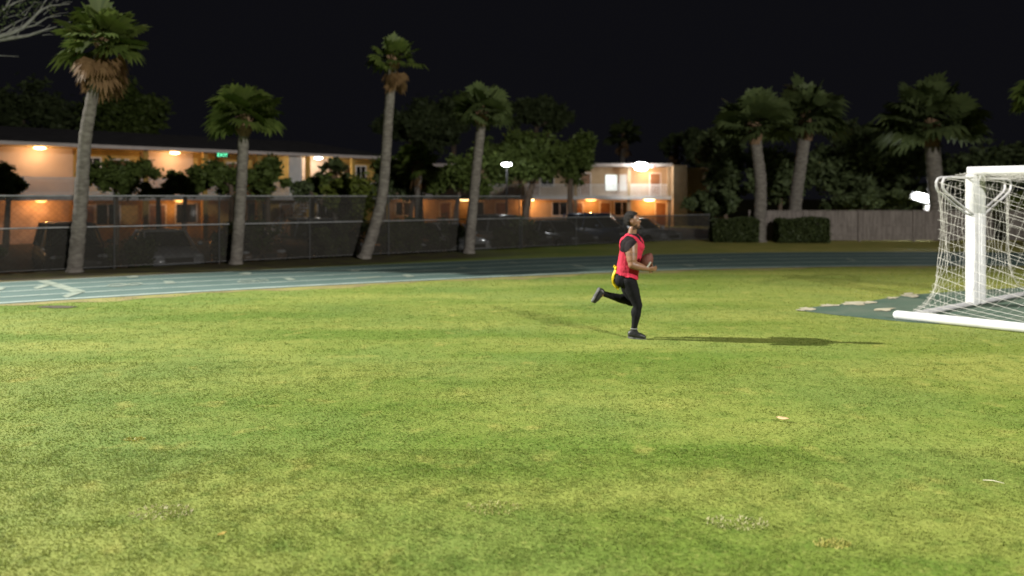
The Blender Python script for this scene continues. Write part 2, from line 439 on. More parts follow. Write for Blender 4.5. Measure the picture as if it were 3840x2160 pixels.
tag(mk.build('track_markings', M['mark'], smooth=False), kind='structure')

APRON = [G(*p) for p in ((2985,1164),(3050,1152),(3140,1143),(3250,1133),(3330,1118),(3420,1106),(3520,1098),(3840,1078),(4500,1045),(4700,1290),(4200,1262),(3840,1238),(3400,1208),(3290,1198),(3120,1181))]
poly_sheet('paved_apron', APRON, 0.006, M['apron'])
wp = MB(); rr = random.Random(5); BARE = []
for (px, py, ax, ay) in ((3030,1160,34,6),(3112,1147,44,6),(3205,1140,58,7),(3262,1137,40,6),(3345,1119,26,5),(3412,1109,40,9),(3312,1163,48,7),(3005,1165,22,4)):
    o = len(wp.v); n = 14
    for k in range(n):
        a = 2*math.pi*k/n; j = .9 + rr.uniform(-.45, .25); p = G(px + ax*j*math.cos(a), py + ay*j*math.sin(a)); wp.v.append((p.x, p.y, 0.012))
    wp.f.append(tuple(range(o, o+n))); BARE.append(wp.v[-n:])
    for q in range(o, o+n): wp.v[q] = (wp.v[q][0], wp.v[q][1], .012 + .0008*len(BARE))
tag(wp.build('worn_sand_edge', M['sand'], smooth=False), kind='structure')
sk = MB(); o = 0                                   # bare soil scrape by the inside kerb
for k in range(18):
    a = 2*math.pi*k/18; j = 1 + rr.uniform(-.15, .15); p = G(212 + 72*j*math.cos(a), 1152 + 4.5*j*math.sin(a)); sk.v.append((p.x, p.y, 0.008))
sk.f.append(tuple(range(18)))
tag(sk.build('bare_soil', M['litter'], smooth=False), kind='structure')

# mown grass blades, one mesh
def grass_field():
    rs = np.random.RandomState(3)
    zones = [(3.6, 6.2, 6500, 0.0048, 0.0145), (6.2, 9.5, 3000, 0.0072, 0.011), (9.5, 14.5, 1000, 0.010, 0.011), (14.5, 24, 300, 0.018, 0.010)]
    P, Wd, Ht = [], [], []
    innerpoly = [(p.x, p.y) for p in INNER] + [(40, -20), (-42, -20)]
    for d0, d1, dens, wd, ht in zones:
        hw = d1 * 0.74 + .8
        n = int(2 * hw * (d1 - d0) * dens)
        X = rs.uniform(-hw, hw, n); Y = rs.uniform(d0, d1, n)
        k = (np.abs(X) < Y * 0.72 + 0.9)
        X, Y = X[k], Y[k]
        k = inside(innerpoly, X, Y) & ~inside(APRON, X, Y)
        for q in BARE: k &= ~inside(q, X, Y)
        X, Y = X[k], Y[k]
        P.append(np.stack([X, Y], 1)); Wd.append(np.full(len(X), wd)); Ht.append(np.full(len(X), ht))
    P = np.concatenate(P); Wd = np.concatenate(Wd); Ht = np.concatenate(Ht); n = len(P)
    # clumps: taller and shorter turf
    cl = 0.5 + 0.5*np.sin(P[:,0]*9.1 + 2.0*np.sin(P[:,1]*5.3)) * np.sin(P[:,1]*8.3 + 1.7*np.sin(P[:,0]*6.1))
    Ht = Ht * (0.45 + 0.65*cl) * rs.uniform(0.6, 1.35, n)
    az = rs.uniform(0, 2*np.pi, n); lean = rs.uniform(0.3, 1.7, n)
    a = np.stack([np.cos(az), np.sin(az)], 1); wv = np.stack([-a[:,1], a[:,0]], 1)
    V = np.zeros((n, 3, 3))
    V[:,0,:2] = P - wv*Wd[:,None]; V[:,1,:2] = P + wv*Wd[:,None]
    V[:,2,:2] = P + a*(Ht*lean)[:,None]; V[:,2,2] = Ht
    V[:,:2,2] = -0.002
    o = npmesh('grass', V, 3, M['blade']); tag(o, 'short mown green grass covering the playing field', 'grass', kind='stuff')
grass_field()

# ------------------------------------------------------------------ vegetation builders
def bez(p, q, bend, n=8):
    p, q = Vector(p), Vector(q); return [p.lerp(q, i/n) + Vector(bend) * math.sin(math.pi*i/n) for i in range(n+1)]

def fan_frond(rs, base, dirv, plen, fr, droop, nseg=16, half=1.9):
    """one fan leaf: returns list of quads (4 corner) for its leaflets and petiole"""
    q = []
    d = dirv / np.linalg.norm(dirv)
    up = np.array([0, 0, 1.0]); side = np.cross(d, up); side /= max(np.linalg.norm(side), 1e-6); nrm = np.cross(side, d)
    hub = base + d * plen + np.array([0, 0, -0.06 * plen])
    wv = side * 0.025
    q.append([base - wv, base + wv, hub + wv, hub - wv])
    tilt = rs.uniform(-0.5, 0.5); ro = rs.uniform(-0.75, 0.75)
    side, nrm = side*math.cos(ro) + nrm*math.sin(ro), nrm*math.cos(ro) - side*math.sin(ro)
    for k in range(nseg):
        a = -half + 2 * half * (k + rs.uniform(-.3, .3)) / (nseg - 1)
        L = fr * (0.72 + 0.28 * math.cos(a * 0.8)) * rs.uniform(0.85, 1.1)
        dv = d * math.cos(a) + side * math.sin(a) + nrm * (0.10 + tilt * 0.25 * math.sin(a))
        mid = hub + dv * L * 0.58 + np.array([0, 0, -0.05 * L * droop])
        tip = hub + dv * L * 0.95 + np.array([0, 0, -0.38 * L * droop])
        pw = np.cross(dv, nrm); pw /= max(np.linalg.norm(pw), 1e-6); w1 = fr * 0.115
        q.append([hub, mid - pw * w1, tip, mid + pw * w1])
    return q

def palm(label, path, r0, r1, crown_r, nfr, mt, seed, group=None, skirt=0.0, dz=0.0, boots=0.8, up=0.15):
    rs = np.random.RandomState(seed)
    base = Vector(path[0]); root = empty('palm_tree', base, 0, label, 'palm tree', group)
    pts = [Vector(p) - base for p in path]
    P = [Vector(p) for p in pts]
    fine = []
    PP = [(2*P[0]-P[1])] + P + [(2*P[-1]-P[-2])]
    for i in range(1, len(PP)-2):
        for k in range(10):
            t = k/10; a, b, c, d = PP[i-1], PP[i], PP[i+1], PP[i+2]
            fine.append(0.5*((2*b) + (-a+c)*t + (2*a-5*b+4*c-d)*t*t + (-a+3*b-3*c+d)*t**3))
    fine.append(P[-1]); n = len(fine)
    rad = [(r0 + (r1 - r0) * (i/(n-1))**0.8) * (1 + 0.05*math.sin(i*2.1) + rs.uniform(-.03, .03)) * (1.25 if i == 0 else 1) for i in range(n)]
    mb = MB(); mb.tube(fine, rad, 12); mb.build('trunk', M['palm_bark'], root)
    top = fine[-1]
    if boots:
        bt = MB(); k0 = int(n*0.9)
        bt.tube([top + Vector((0, 0, -crown_r*boots*0.55)), top + Vector((0,0,-crown_r*0.2)), top + Vector((0, 0, 0.18*crown_r))], [r1*1.08, r1*1.35, r1*0.9], 12)
        for k in range(22):
            a = rs.uniform(0, 6.28); z = rs.uniform(-crown_r*boots*0.5, 0.05)
            p = top + Vector((math.cos(a)*r1, math.sin(a)*r1, z)); bt.capsule(p, p + Vector((math.cos(a)*.10, math.sin(a)*.10, .16)), .035, .02, 6, 2)
        bt.build('leaf_base', M['palm_boot'], root)
    Q = []
    tn = np.array(top)
    for k in range(nfr):
        az = k * 2.39996 + rs.uniform(-.3, .3)
        e = math.asin(min(max(1.0 - 1.5 * (k + 0.5) / nfr + up + rs.uniform(-.12, .12), -0.7), 0.98))
        dv = np.array([math.cos(az)*math.cos(e), math.sin(az)*math.cos(e), math.sin(e)])
        pl = crown_r * rs.uniform(0.34, 0.54)
        Q += fan_frond(rs, tn + dv * r1 * 0.5, dv, pl * rs.uniform(.8, 1.15), crown_r * rs.uniform(0.40, 0.58), rs.uniform(.3, 1.1) + max(0, -e)*.6)
    npmesh('crown', np.array(Q).reshape(-1, 3), 4, mt, root)
    if skirt > 0:
        Q = []
        for k in range(int(26 * skirt) + 6):
            az = k * 2.39996; e = rs.uniform(-1.35, -0.55)
            dv = np.array([math.cos(az)*math.cos(e), math.sin(az)*math.cos(e), math.sin(e)])
            b = tn + np.array([0, 0, rs.uniform(-.45, -0.1) * crown_r])
            Q += fan_frond(rs, b, dv, crown_r * rs.uniform(.22, .4), crown_r * rs.uniform(.30, .42) * min(1, .7+skirt*.3), 1.2, 12, 1.2)
        npmesh('dead_fronds', np.array(Q).reshape(-1, 3), 4, M['dead'], root)
    return root

def leaves(rs, centers, radii, per, size, flat=0.8):
    Q = []
    for c, r in zip(centers, radii):
        n = per
        p = rs.normal(0, 1, (n, 3)); p /= np.linalg.norm(p, axis=1)[:, None]
        p = np.asarray(c) + p * (r * np.abs(rs.normal(0.72, 0.34, n))[:, None]) * np.array([1, 1, flat])
        a = rs.normal(0, 1, (n, 3)); a[:, 2] *= 0.6; a /= np.linalg.norm(a, axis=1)[:, None]
        b = np.cross(a, rs.normal(0, 1, (n, 3))); b /= np.linalg.norm(b, axis=1)[:, None]
        s = size * rs.uniform(0.6, 1.3, n)[:, None]
        Q.append(np.stack([p - a*s, p + b*s*0.45, p + a*s, p - b*s*0.45], 1))
    return np.concatenate(Q).reshape(-1, 3)

def leafy(label, center, rx, rz, zbase, mt, seed, name='leafy_tree', cat='tree', group=None, nclump=26, per=150, size=0.16, ry=None, base_xy=None, trunk=0.12, bark='bark', ntrunk=1):
    rs = np.random.RandomState(seed)
    c = np.array(center); ry = ry or rx
    bx, by = (c[0], c[1]) if base_xy is None else base_xy
    root = empty(name, (bx, by, zbase), 0, label, cat, group)
    off = np.array([bx, by, zbase])
    cen, rad = [], []
    lobes = [np.array([0., 0., 0.])] + [np.array([rs.uniform(-.62, .62)*rx, rs.uniform(-.5, .5)*ry, rs.uniform(-.5, .5)*rz]) for _ in range(4)]
    for k in range(nclump):
        v = rs.normal(0, 1, 3); v /= np.linalg.norm(v); u = rs.uniform(0.2, 0.95)
        lb = lobes[k % 5]; cc = c + lb + v * np.array([rx, ry, rz]) * u * (.62 if k % 5 else .8)
        cen.append(cc - off); rad.append(min(rx, rz*1.2) * rs.uniform(0.15, 0.36))
    npmesh('crown', leaves(rs, cen, rad, per, size), 4, mt, root)
    mb = MB()
    cl = Vector(c - off)
    for t in range(ntrunk):
        a = Vector((rs.uniform(-.3, .3), rs.uniform(-.3, .3), 0)) if ntrunk > 1 else Vector((0, 0, 0))
        fork = cl + Vector((rs.uniform(-.2, .2)*rx, rs.uniform(-.2, .2)*rx, -0.45*rz))
        mb.tube(bez(a, fork, (rs.uniform(-.15, .15), rs.uniform(-.15, .15), 0)), [trunk*(1.25 - 0.5*i/8) for i in range(9)], 8)
        for k in range(5):
            e = Vector(cen[rs.randint(len(cen))])
            mb.tube(bez(fork, fork.lerp(e, 0.9), (rs.uniform(-.2, .2), rs.uniform(-.2, .2), .1), 6), [trunk*(.6 - .08*i) for i in range(7)], 6)
    mb.build('trunk', M[bark], root)
    return root

# ------------------------------------------------------------------ palms
def pth(pts, d, zb=None):
    out = [W(x, y, d) for x, y in pts]
    if zb is not None: out[0].z = zb
    return out
GP = 'palms standing along the far side of the track'
palm('tallest palm at left, grey trunk, ball of brown dead fronds under its crown',
     pth([(280,1022),(292,900),(306,720),(320,520),(345,370),(368,235),(385,150)], 20.9, 0.0), .20, .13, 1.34, 40, M['frond'], 11, GP, skirt=1.15, boots=.5)
palm('medium palm with rounded crown in front of the yellow building, brown collar below its leaves',
     pth([(884,992),(893,880),(905,700),(914,500),(916,440)], 23.4, 0.0), .19, .15, 1.32, 52, M['frond'], 12, GP, skirt=0)
palm('tall slender palm whose trunk leans right at the foot, small ragged crown with orange skirt',
     pth([(1366,969),(1402,860),(1432,740),(1446,600),(1458,420),(1472,270),(1478,225)], 25.5, 0.0), .21, .14, 1.06, 24, M['frond'], 13, GP, skirt=.5, boots=.5, up=.2)
palm('palm with reddish upper trunk and dull round crown beside the broad leafy tree',
     pth([(1758,948),(1768,830),(1785,650),(1803,480),(1806,420)], 27.9, 0.0), .20, .16, 1.2, 54, M['frond_dark'], 14, GP, skirt=0)
GR = 'cabbage palms by the wooden fence'
palm('palm with slightly bowed trunk standing between the two clipped hedges',
     pth([(2846,906),(2850,800),(2852,680),(2838,560),(2832,470)], 35.0, 0.0), .30, .24, 2.0, 64, M['frond_dark'], 15, GR, skirt=0)
palm('palm rising behind the wooden fence just right of the bowed one',
     pth([(2975,850),(2985,740),(3002,620),(3016,520),(3022,450)], 38.0, 0.0), .32, .28, 2.35, 66, M['frond_dark'], 16, GR, skirt=0)
palm('thick palm with brown trunk behind the fence, between the white floodlight and the goal',
     pth([(3520,870),(3512,740),(3502,620),(3496,540),(3494,460)], 36.5, 0.0), .36, .32, 2.6, 70, M['frond_dark'], 17, GR, skirt=0)
palm('dark distant palm rising over the flat roof, left of the bright lamp',
     pth([(2330,760),(2332,640),(2338,560),(2340,510)], 80.0, -.5), .3, .25, 2.2, 34, M['frond_dark'], 18, None, skirt=.1)
palm('faint distant palm right of the bright lamp, over the end of the roof',
     pth([(2530,760),(2532,680),(2534,600),(2535,560)], 82.0, -.5), .3, .25, 2.2, 30, M['frond_dark'], 19, None, skirt=.1)
palm('short round palm close to the right side of the tall leaning palm',
     pth([(1572,900),(1570,780),(1568,660),(1566,620)], 34.0, -.45), .22, .18, 1.25, 38, M['frond'], 20, None, skirt=.1)
palm('small feathery palm below the white eave lamp of the yellow building',
     pth([(1262,900),(1258,800),(1255,700),(1254,650)], 38.0, -.5), .16, .13, 1.05, 24, M['frond_dark'], 21, None, skirt=.1)
palm('dark palm at the right edge, only its drooping frond tips in the photo',
     pth([(4010,1000),(3990,700),(3975,480),(3970,350)], 30.0, 0.0), .28, .24, 1.75, 34, M['frond'], 22, None, skirt=.3)

# ------------------------------------------------------------------ leafy trees and shrubs
GT = 'trees in the lot before the yellow building'; GD = 'dark trees behind the wooden fence'; GF = 'dim trees beyond the roofs'
def lt(label, px, py, rxp, ryp, d, mt, seed, zb=-.5, **kw):
    s = d / FPX; c = W(px, py, d)
    if kw.get('group') in (GD, GF): rxp *= 1.15; ryp *= 1.12; kw['nclump'] = int(kw.get('nclump', 26) * 1.7)
    if kw.get('group') == GT: rxp *= 1.15; ryp *= 1.08
    return leafy(label, (c.x, c.y, c.z), rxp * s, ryp * s, zb, M[mt], seed, **kw)
GT = 'trees in the lot before the yellow building'
lt('dark bush at the left edge in front of the yellow building', 20, 668, 82, 72, 33, 'leaf', 31, group=GT, nclump=24, size=.13)
lt('spreading tree right of the tallest palm, hiding the yellow building', 430, 662, 118, 88, 33.5, 'leaf', 32, group=GT, size=.14, nclump=36)
lt('tree just left of the medium palm, below the second eave lamp', 700, 694, 84, 56, 33.8, 'leaf', 63, group=GT, size=.14, nclump=22)
lt('wide dense tree below the green sign, behind the medium palm', 850, 662, 128, 74, 34, 'leaf', 33, group=GT, nclump=44, size=.14)
lt('tree right of the medium palm trunk, dark leaves over the pale railing', 1010, 668, 78, 82, 35, 'leaf', 34, group=GT, nclump=22, size=.14)
lt('low dark bush left of the yellowish tree, over the fence top', 1165, 715, 80, 50, 33, 'leaf_dark', 64, group=GT, nclump=18, size=.13)
lt('yellowish green tree at the foot of the tall leaning palm', 1300, 735, 118, 95, 30, 'leaf_yellow', 35, zb=-.3, group=GT, nclump=34, size=.13, ntrunk=2)
lt('dark tree behind the short round palm', 1545, 668, 120, 92, 38, 'leaf', 36, group=GT, size=.15, nclump=36)
lt('tree left of the palm with the reddish upper trunk', 1705, 655, 105, 92, 37, 'leaf', 37, group=GT, size=.15, nclump=34)
lt('low bush between the spreading tree and the second eave lamp', 590, 712, 75, 34, 33, 'leaf', 80, group=GT, nclump=16, size=.13)
lt('low bush filling the gap below the small feathery palm', 1215, 700, 70, 48, 34, 'leaf', 81, group=GT, nclump=18, size=.13)
lt('dark bush between the leaning palm trunk and the short round palm', 1440, 712, 70, 62, 35, 'leaf_dark', 82, group=GT, nclump=20, size=.13)
GM = 'trees before the far building'
lt('broad tall tree with the white street lamp shining among its leaves', 1965, 600, 205, 128, 45, 'leaf', 38, group=GM, nclump=84, per=190, size=.18, trunk=.2)
lt('tree covering the left end of the lit balcony', 2150, 602, 112, 112, 47, 'leaf', 39, group=GM, nclump=42, per=170, size=.18, trunk=.18)
GD = 'dark trees behind the wooden fence'
lt('dark tree over the right end of the tan building, left of the palms', 2730, 640, 95, 130, 45, 'leaf_dark', 40, zb=-.2, group=GD, nclump=30, size=.2)
lt('dark leafy mass filling the gap behind the two neighbouring palms', 2930, 660, 120, 110, 44, 'leaf_dark', 41, zb=-.1, group=GD, nclump=28, size=.2)
lt('dark tree behind the long stretch of wooden fence', 3180, 650, 150, 130, 43, 'leaf_dark', 42, zb=-.1, group=GD, nclump=34, size=.2)
lt('dark tree directly above the white floodlight', 3380, 640, 120, 135, 44, 'leaf_dark', 43, zb=-.1, group=GD, nclump=30, size=.2)
lt('dark tree behind the goal crossbar at the right edge', 3700, 640, 180, 120, 46, 'leaf_dark', 44, zb=0, group=GD, nclump=34, size=.2)
lt('tall dim crown between the two neighbouring palms and the thick palm', 3230, 545, 130, 95, 58, 'leaf_dark', 65, zb=-.1, group=GD, nclump=36, size=.24, trunk=.2)
lt('dim dark crown above the right end of the tan building, left of the palms', 2700, 560, 85, 90, 56, 'leaf_dark', 66, zb=-.2, group=GD, nclump=30, size=.24, trunk=.2)
lt('dark low tree between the hedges and the tan building end', 2690, 770, 95, 60, 41, 'leaf_dark', 67, zb=-.2, group=GD, nclump=26, size=.18)
lt('dark low tree behind the wooden fence left of the white floodlight', 3260, 755, 150, 45, 41, 'leaf_dark', 68, zb=0, group=GD, nclump=30, size=.18)
lt('low brownish bush behind the fence, seen through the goal net', 3790, 800, 150, 70, 39, 'leaf_yellow', 57, zb=0, nclump=24, size=.15)
GF = 'dim trees beyond the roofs'
lt('dim tree crown above the roof at the left edge', 70, 430, 210, 130, 62, 'leaf_dark', 45, group=GF, nclump=36, per=160, size=.28, trunk=.3)
lt('dim tree crown above the roof between the first two palms', 480, 440, 140, 110, 60, 'leaf', 46, group=GF, nclump=30, per=160, size=.26, trunk=.3)
lt('dark broad crown behind the palm with the reddish trunk', 1700, 440, 200, 90, 78, 'leaf_dark', 47, group=GF, nclump=40, per=160, size=.3, trunk=.3)
lt('dark crown just right of the tall leaning palm trunk', 1560, 450, 110, 80, 74, 'leaf_dark', 48, group=GF, nclump=26, per=150, size=.3, trunk=.3)
lt('dark far crown behind the white lamp tree', 2010, 440, 120, 70, 80, 'leaf_dark', 49, group=GF, nclump=24, per=150, size=.32, trunk=.3)
lt('dark far crown over the right end of the flat roof', 2640, 560, 90, 80, 76, 'leaf_dark', 50, group=GF, nclump=22, per=150, size=.32, trunk=.3)
GS = 'shrubs behind the chain-link fence'
def shrub(label, t, s, rx, rz, seed, mt='leaf_dark', grp=GS):
    p = fp(t, s); z = gz(p.x, p.y)
    return leafy(label, (p.x, p.y, z + rz*0.95), rx, rz, z, M[mt], seed, name='shrub', cat='shrub', group=grp, nclump=14, per=110, size=.08, trunk=.035, ntrunk=3)
shrub('low shrub behind the fence between the pale car and the medium palm', 6.1, 1.0, .95, .62, 51)
shrub('shrub behind the fence just right of the medium palm foot', 9.6, 1.2, .9, .55, 52, 'leaf')
shrub('shrub against the fence left of the tall palm foot', 11.9, 1.0, .75, .75, 53, 'leaf_yellow')
shrub('shrub against the fence right of the tall palm foot', 14.4, 1.1, .8, .7, 54)
shrub('small shrub behind the fence left of the palm with the reddish trunk', 17.0, 1.1, .6, .6, 55)
shrub('shrub over the fence top between the two left palms, before the pale car', 3.2, 1.6, 1.0, .85, 70)
shrub('wide shrub behind the fence left of the medium palm foot', 7.2, 1.5, 1.1, .9, 71, 'leaf')
shrub('tall shrub behind the tall fence end', 10.7, 1.5, .9, 1.0, 72)
shrub('tall shrub directly behind the leaning palm foot', 13.2, 1.6, 1.0, 1.05, 73, 'leaf')
shrub('shrub right of the white car behind the fence', 18.3, 1.3, .8, .8, 74)
shrub('shrub at the left edge behind the fence by the dark van', -0.6, 1.0, .9, .6, 56)

def hedge(label, x0, x1, y0, y1, h, seed, z=0.0):
    rs = np.random.RandomState(seed); root = empty('clipped_hedge', ((x0+x1)/2, (y0+y1)/2, z), 0, label, 'hedge', 'clipped hedges by the wooden fence')
    hw, hd = (x1-x0)/2, (y1-y0)/2; n = 9000
    p = np.stack([rs.uniform(-hw, hw, n), rs.uniform(-hd, hd, n), rs.uniform(.04, h, n)], 1)
    f = rs.randint(0, 4, n)                                    # push most leaves to the clipped faces
    p[f == 0, 1] = -hd + rs.normal(0, .035, (f == 0).sum()); p[f == 1, 2] = h + rs.normal(0, .03, (f == 1).sum())
    k = f == 2; p[k, 0] = np.sign(p[k, 0]) * (hw + rs.normal(0, .03, k.sum()))
    p[:, 2] += .05*np.sin(p[:, 0]*3.1)*(p[:, 2] > h*.8)
    a = rs.normal(0, 1, (n, 3)); a /= np.linalg.norm(a, axis=1)[:, None]; b = np.cross(a, rs.normal(0, 1, (n, 3))); b /= np.linalg.norm(b, axis=1)[:, None]
    s = .075*rs.uniform(.6, 1.3, n)[:, None]
    npmesh('foliage', np.stack([p-a*s, p+b*s*.5, p+a*s, p-b*s*.5], 1).reshape(-1, 3), 4, M['hedge'], root)
    mb = MB()
    for k in range(6):
        x = -hw + (k+.5)*2*hw/6
        mb.tube([(x, 0, 0), (x+.05, .03, h*.4), (x-.04, 0, h*.85)], [.03, .025, .012], 6)
        for j in range(3): mb.tube([(x, 0, h*(.2+.15*j)), (x+rs.uniform(-.3, .3), rs.uniform(-.25, .25), h*(.6+.1*j))], [.014, .006], 5)
    mb.build('stem', M['bark'], root)
hedge('square clipped hedge right of the bowed palm trunk', 11.85, 13.95, 34.0, 34.9, 1.02, 61)
hedge('darker clipped hedge left of the bowed palm trunk', 9.05, 10.95, 34.4, 35.2, 1.0, 62)

# bare pale tree reaching in at the top left corner
def bare_tree():
    root = empty('bare_tree', (-20.4, 22.5, 0), 0, 'bare pale branches reaching in at the top left corner', 'tree')
    o = Vector((-20.4, 22.5, 0)); mb = MB(); D = 22.5
    mb.tube([Vector((0,0,0)), Vector((.1,0,3)), Vector((.5,.1,5.2)), Vector((1.6,0,6.4))], [.30, .25, .2, .13], 10); mb.build('trunk', M['pale_bark'], root)
    br = MB(); rs = random.Random(8)
    def limb(pts, r0, r1, dd=0.0):
        P = [W(x, y, D + dd) - o for x, y in pts]; n = len(P)
        br.tube(P, [r0 + (r1-r0)*i/(n-1) for i in range(n)], 7)
    limb([(-520,330),(-330,230),(-160,175),(0,148),(60,140),(110,132),(160,114),(212,100)], .11, .012)
    limb([(-330,230),(-180,180),(-60,150),(40,125),(85,105),(120,72),(150,40),(185,22),(262,14)], .09, .010, -.15)
    limb([(0,148),(40,110),(90,94)], .03, .008, .1); limb([(-60,150),(0,118),(60,84),(110,60)], .045, .010, .2)
    limb([(85,105),(130,95),(175,66),(230,58)], .03, .006, -.1); limb([(110,132),(150,124),(190,92)], .025, .006, .1)
    limb([(-180,180),(-60,90),(20,30),(60,-40)], .05, .02, .3); limb([(20,30),(60,8),(110,-10)], .03, .01, .3)
    limb([(150,40),(165,10),(190,-20)], .025, .008, -.1); limb([(-330,230),(-200,210),(-60,205),(70,212)], .04, .006, .2)
    for k in range(34):
        x, y = rs.uniform(-30, 240), rs.uniform(-20, 140); a = rs.uniform(-1.2, .2); l = rs.uniform(25, 70)
        limb([(x, y), (x + l*.5*math.cos(a), y + l*.5*math.sin(a) - 3), (x + l*math.cos(a), y + l*math.sin(a))], .009, .003, rs.uniform(-.4, .4))
    br.build('branches', M['pale_bark'], root)
    rn = np.random.RandomState(4)
    cs = [np.array(W(x, y, D) - o) for x, y in ((10,40),(60,20),(120,15),(30,90),(170,20),(90,50),(-40,60),(210,30))]
    npmesh('leaves', leaves(rn, cs, [.28]*len(cs), 26, .06), 4, M['leaf_dark'], root)
bare_tree()

# ------------------------------------------------------------------ chain-link fences
def chain_fence(label, t0, t1, h, name, step, mid=None, mv='veil'):
    b = fp(t0); root = empty(name, (b.x, b.y, 0), math.atan2(FE.y, FE.x), label, 'fence'); Ln = t1 - t0
    n = max(1, round(Ln/step))
    for k in range(n + 1):
        x = Ln*k/n; mb = MB(); mb.tube([(x, 0, -.1), (x, 0, h+.04)], .024, 8); mb.capsule((x, 0, h+.05), (x, 0, h+.055), .034, .03, 8, 3); mb.build('post', M['post_steel'], root)
    MB().tube([(0, -.035, h-.01), (Ln, -.035, h-.01)], .022, 8).build('top_rail', M['steel'], root)
    if mid: MB().tube([(0, -.035, mid), (Ln, -.035, mid)], .022, 8).build('middle_rail', M['steel'], root)
    mb = MB(); mb.tube([(0, -.035, .08), (Ln, -.035, .08)], .006, 5); mb.build('bottom_wire', M['steel'], root)
    ms = MB(); k = int(Ln*2)
    for j, (za, zb, mm) in enumerate(((.05, mid or h-.03, 'veil_low'), (mid, h-.03, mv)) if mid else ((.05, h-.03, mv),)):
        s = MB(); vs = []
        for i in range(k+1):
            x = Ln*i/k; y = .035 + .012*math.sin(x*2.7+j); vs += [(x, y, za), (x, y + .01*math.sin(x*5.1), zb)]
        s.add(vs, [(2*i, 2*i+2, 2*i+3, 2*i+1) for i in range(k)])
        s.build('wind_screen', M[mm], root)
    # diamond wires
    wi = MB()
    for i in range(int(Ln/.16)):
        x = i*.16
        for sg in (1, -1):
            x2 = x + sg*h
            if 0 <= x2 <= Ln: wi.tube([(x, 0, .03), (x2, 0, h-.01)], .0022, 3, caps=False)
    wi.build('wire_mesh', M['dark_wire'], root, smooth=False)
chain_fence('long tall chain-link fence with dark screen and middle rail before the yellow building', -6.0, 17.0, 2.07, 'tall_fence', 2.9, mid=1.2)
chain_fence('low chain-link fence with dark screen running from the reddish palm to the hedges', 17.1, 28.5, 1.2, 'low_fence', 2.93, mv='veil_low')

# ------------------------------------------------------------------ wooden fence and floodlight
def wood_fence():
    x0, y0 = 10.9, 35.5; Ln = 20.0; h = 1.40; root = empty('wooden_fence', (x0, y0, 0), R(-.5), 'grey weathered board fence behind the track, right of the hedges', 'fence')
    rs = random.Random(2); pn = 8; pl = Ln/pn
    for k in range(pn + 1):
        x = k*pl; MB().box((x-.055, -.075, -.05), (x+.055, .035, h+.03)).build('post', M['wood'], root, smooth=False)
    for k in range(pn):
        b = MB(); x = k*pl + .06; nb = 16; w_ = (pl-.12)/nb; zz = rs.uniform(-.02, .02)
        for j in range(nb):
            b.box((x + j*w_ + .004, -.012+rs.uniform(-.004,.004), .05), (x + (j+1)*w_ - .004, .012, h - .03 + zz + rs.uniform(-.012, .012)))
        b.build('board_panel', M['wood'], root, smooth=False)
        for z in (.28, .70): MB().box((x-.003, -.055, z), (x + pl - .117, -.015, z+.085)).build('rail', M['wood'], root, smooth=False)
        MB().box((x-.06, -.065, h-.015), (x + pl - .063, .03, h+.022)).build('cap_board', M['wood'], root, smooth=False)
wood_fence()

def flood():
    p = W(3462, 745, 37.6); root = empty('floodlight', (p.x, p.y, 0), 0, 'glowing white floodlight on a short pole above the wooden fence', 'floodlight')
    MB().tube([(0.42, .15, 0), (.42, .15, 1.75)], .045, 8).build('pole', M['steel'], root)
    rot = Matrix.Rotation(R(13), 3, 'Y') @ Matrix.Rotation(R(18), 3, 'X')
    c = Vector((0, 0, p.z + .05)); hd = MB()
    def rr_(y, gx_, gz_): return [c + rot @ Vector((gx_*math.copysign(abs(math.cos(2*math.pi*k/20))**.5, math.cos(2*math.pi*k/20)), y, gz_*math.copysign(abs(math.sin(2*math.pi*k/20))**.6, math.sin(2*math.pi*k/20)))) for k in range(20)]
    hd.loft([rr_(-.08, .66, .23), rr_(-.02, .66, .23), rr_(.10, .56, .18), rr_(.16, .30, .12)]); hd.build('housing', M['steel'], root)
    ln = MB(); ln.loft([rr_(-.083, .54, .15), rr_(-.10, .51, .13), rr_(-.115, .36, .09)]); ln.build('lamp', M['flood_lamp'], root)
    MB().tube([c + rot @ Vector((-.45, .14, 0)), c + rot @ Vector((-.40, .30, -.1)), Vector((.42, .15, p.z-.25)), c + rot @ Vector((.55, .14, 0))], .03, 8).build('bracket', M['steel'], root)
    MB().box((.08, -.10, p.z-.66), (.60, .12, p.z-.36)).box((.06, -.12, p.z-.36), (.62, .14, p.z-.33)).build('ballast_box', M['white'], root, smooth=False)
    bulb(root, (0, -.5, p.z - .05), 120, (.95, .98, 1.0), .2)
flood()

def street_lamp():
    p = W(1900, 616, 40.5); zb = gz(p.x, p.y); root = empty('street_lamp', (p.x, p.y, zb), 0, 'white street lamp on a thin pole glowing before the broad tree', 'street lamp')
    H = p.z - zb
    MB().tube([(0, .5, 0), (0, .5, H-.2), (0, .42, H), (0, .12, H+.12)], [.06, .045, .04, .035], 8).build('pole', M['dark_wire'], root)
    MB().ellipsoid((0, 0, H+.10), .34, .26, .10).build('lamp_hood', M['dark_wire'], root)
    MB().ellipsoid((0, -.06, H), .27, .22, .10).build('lamp', M['flood_lamp'], root)
    bulb(root, (0, -.1, H-.25), 90, (.93, .97, 1.0), .15)
street_lamp()

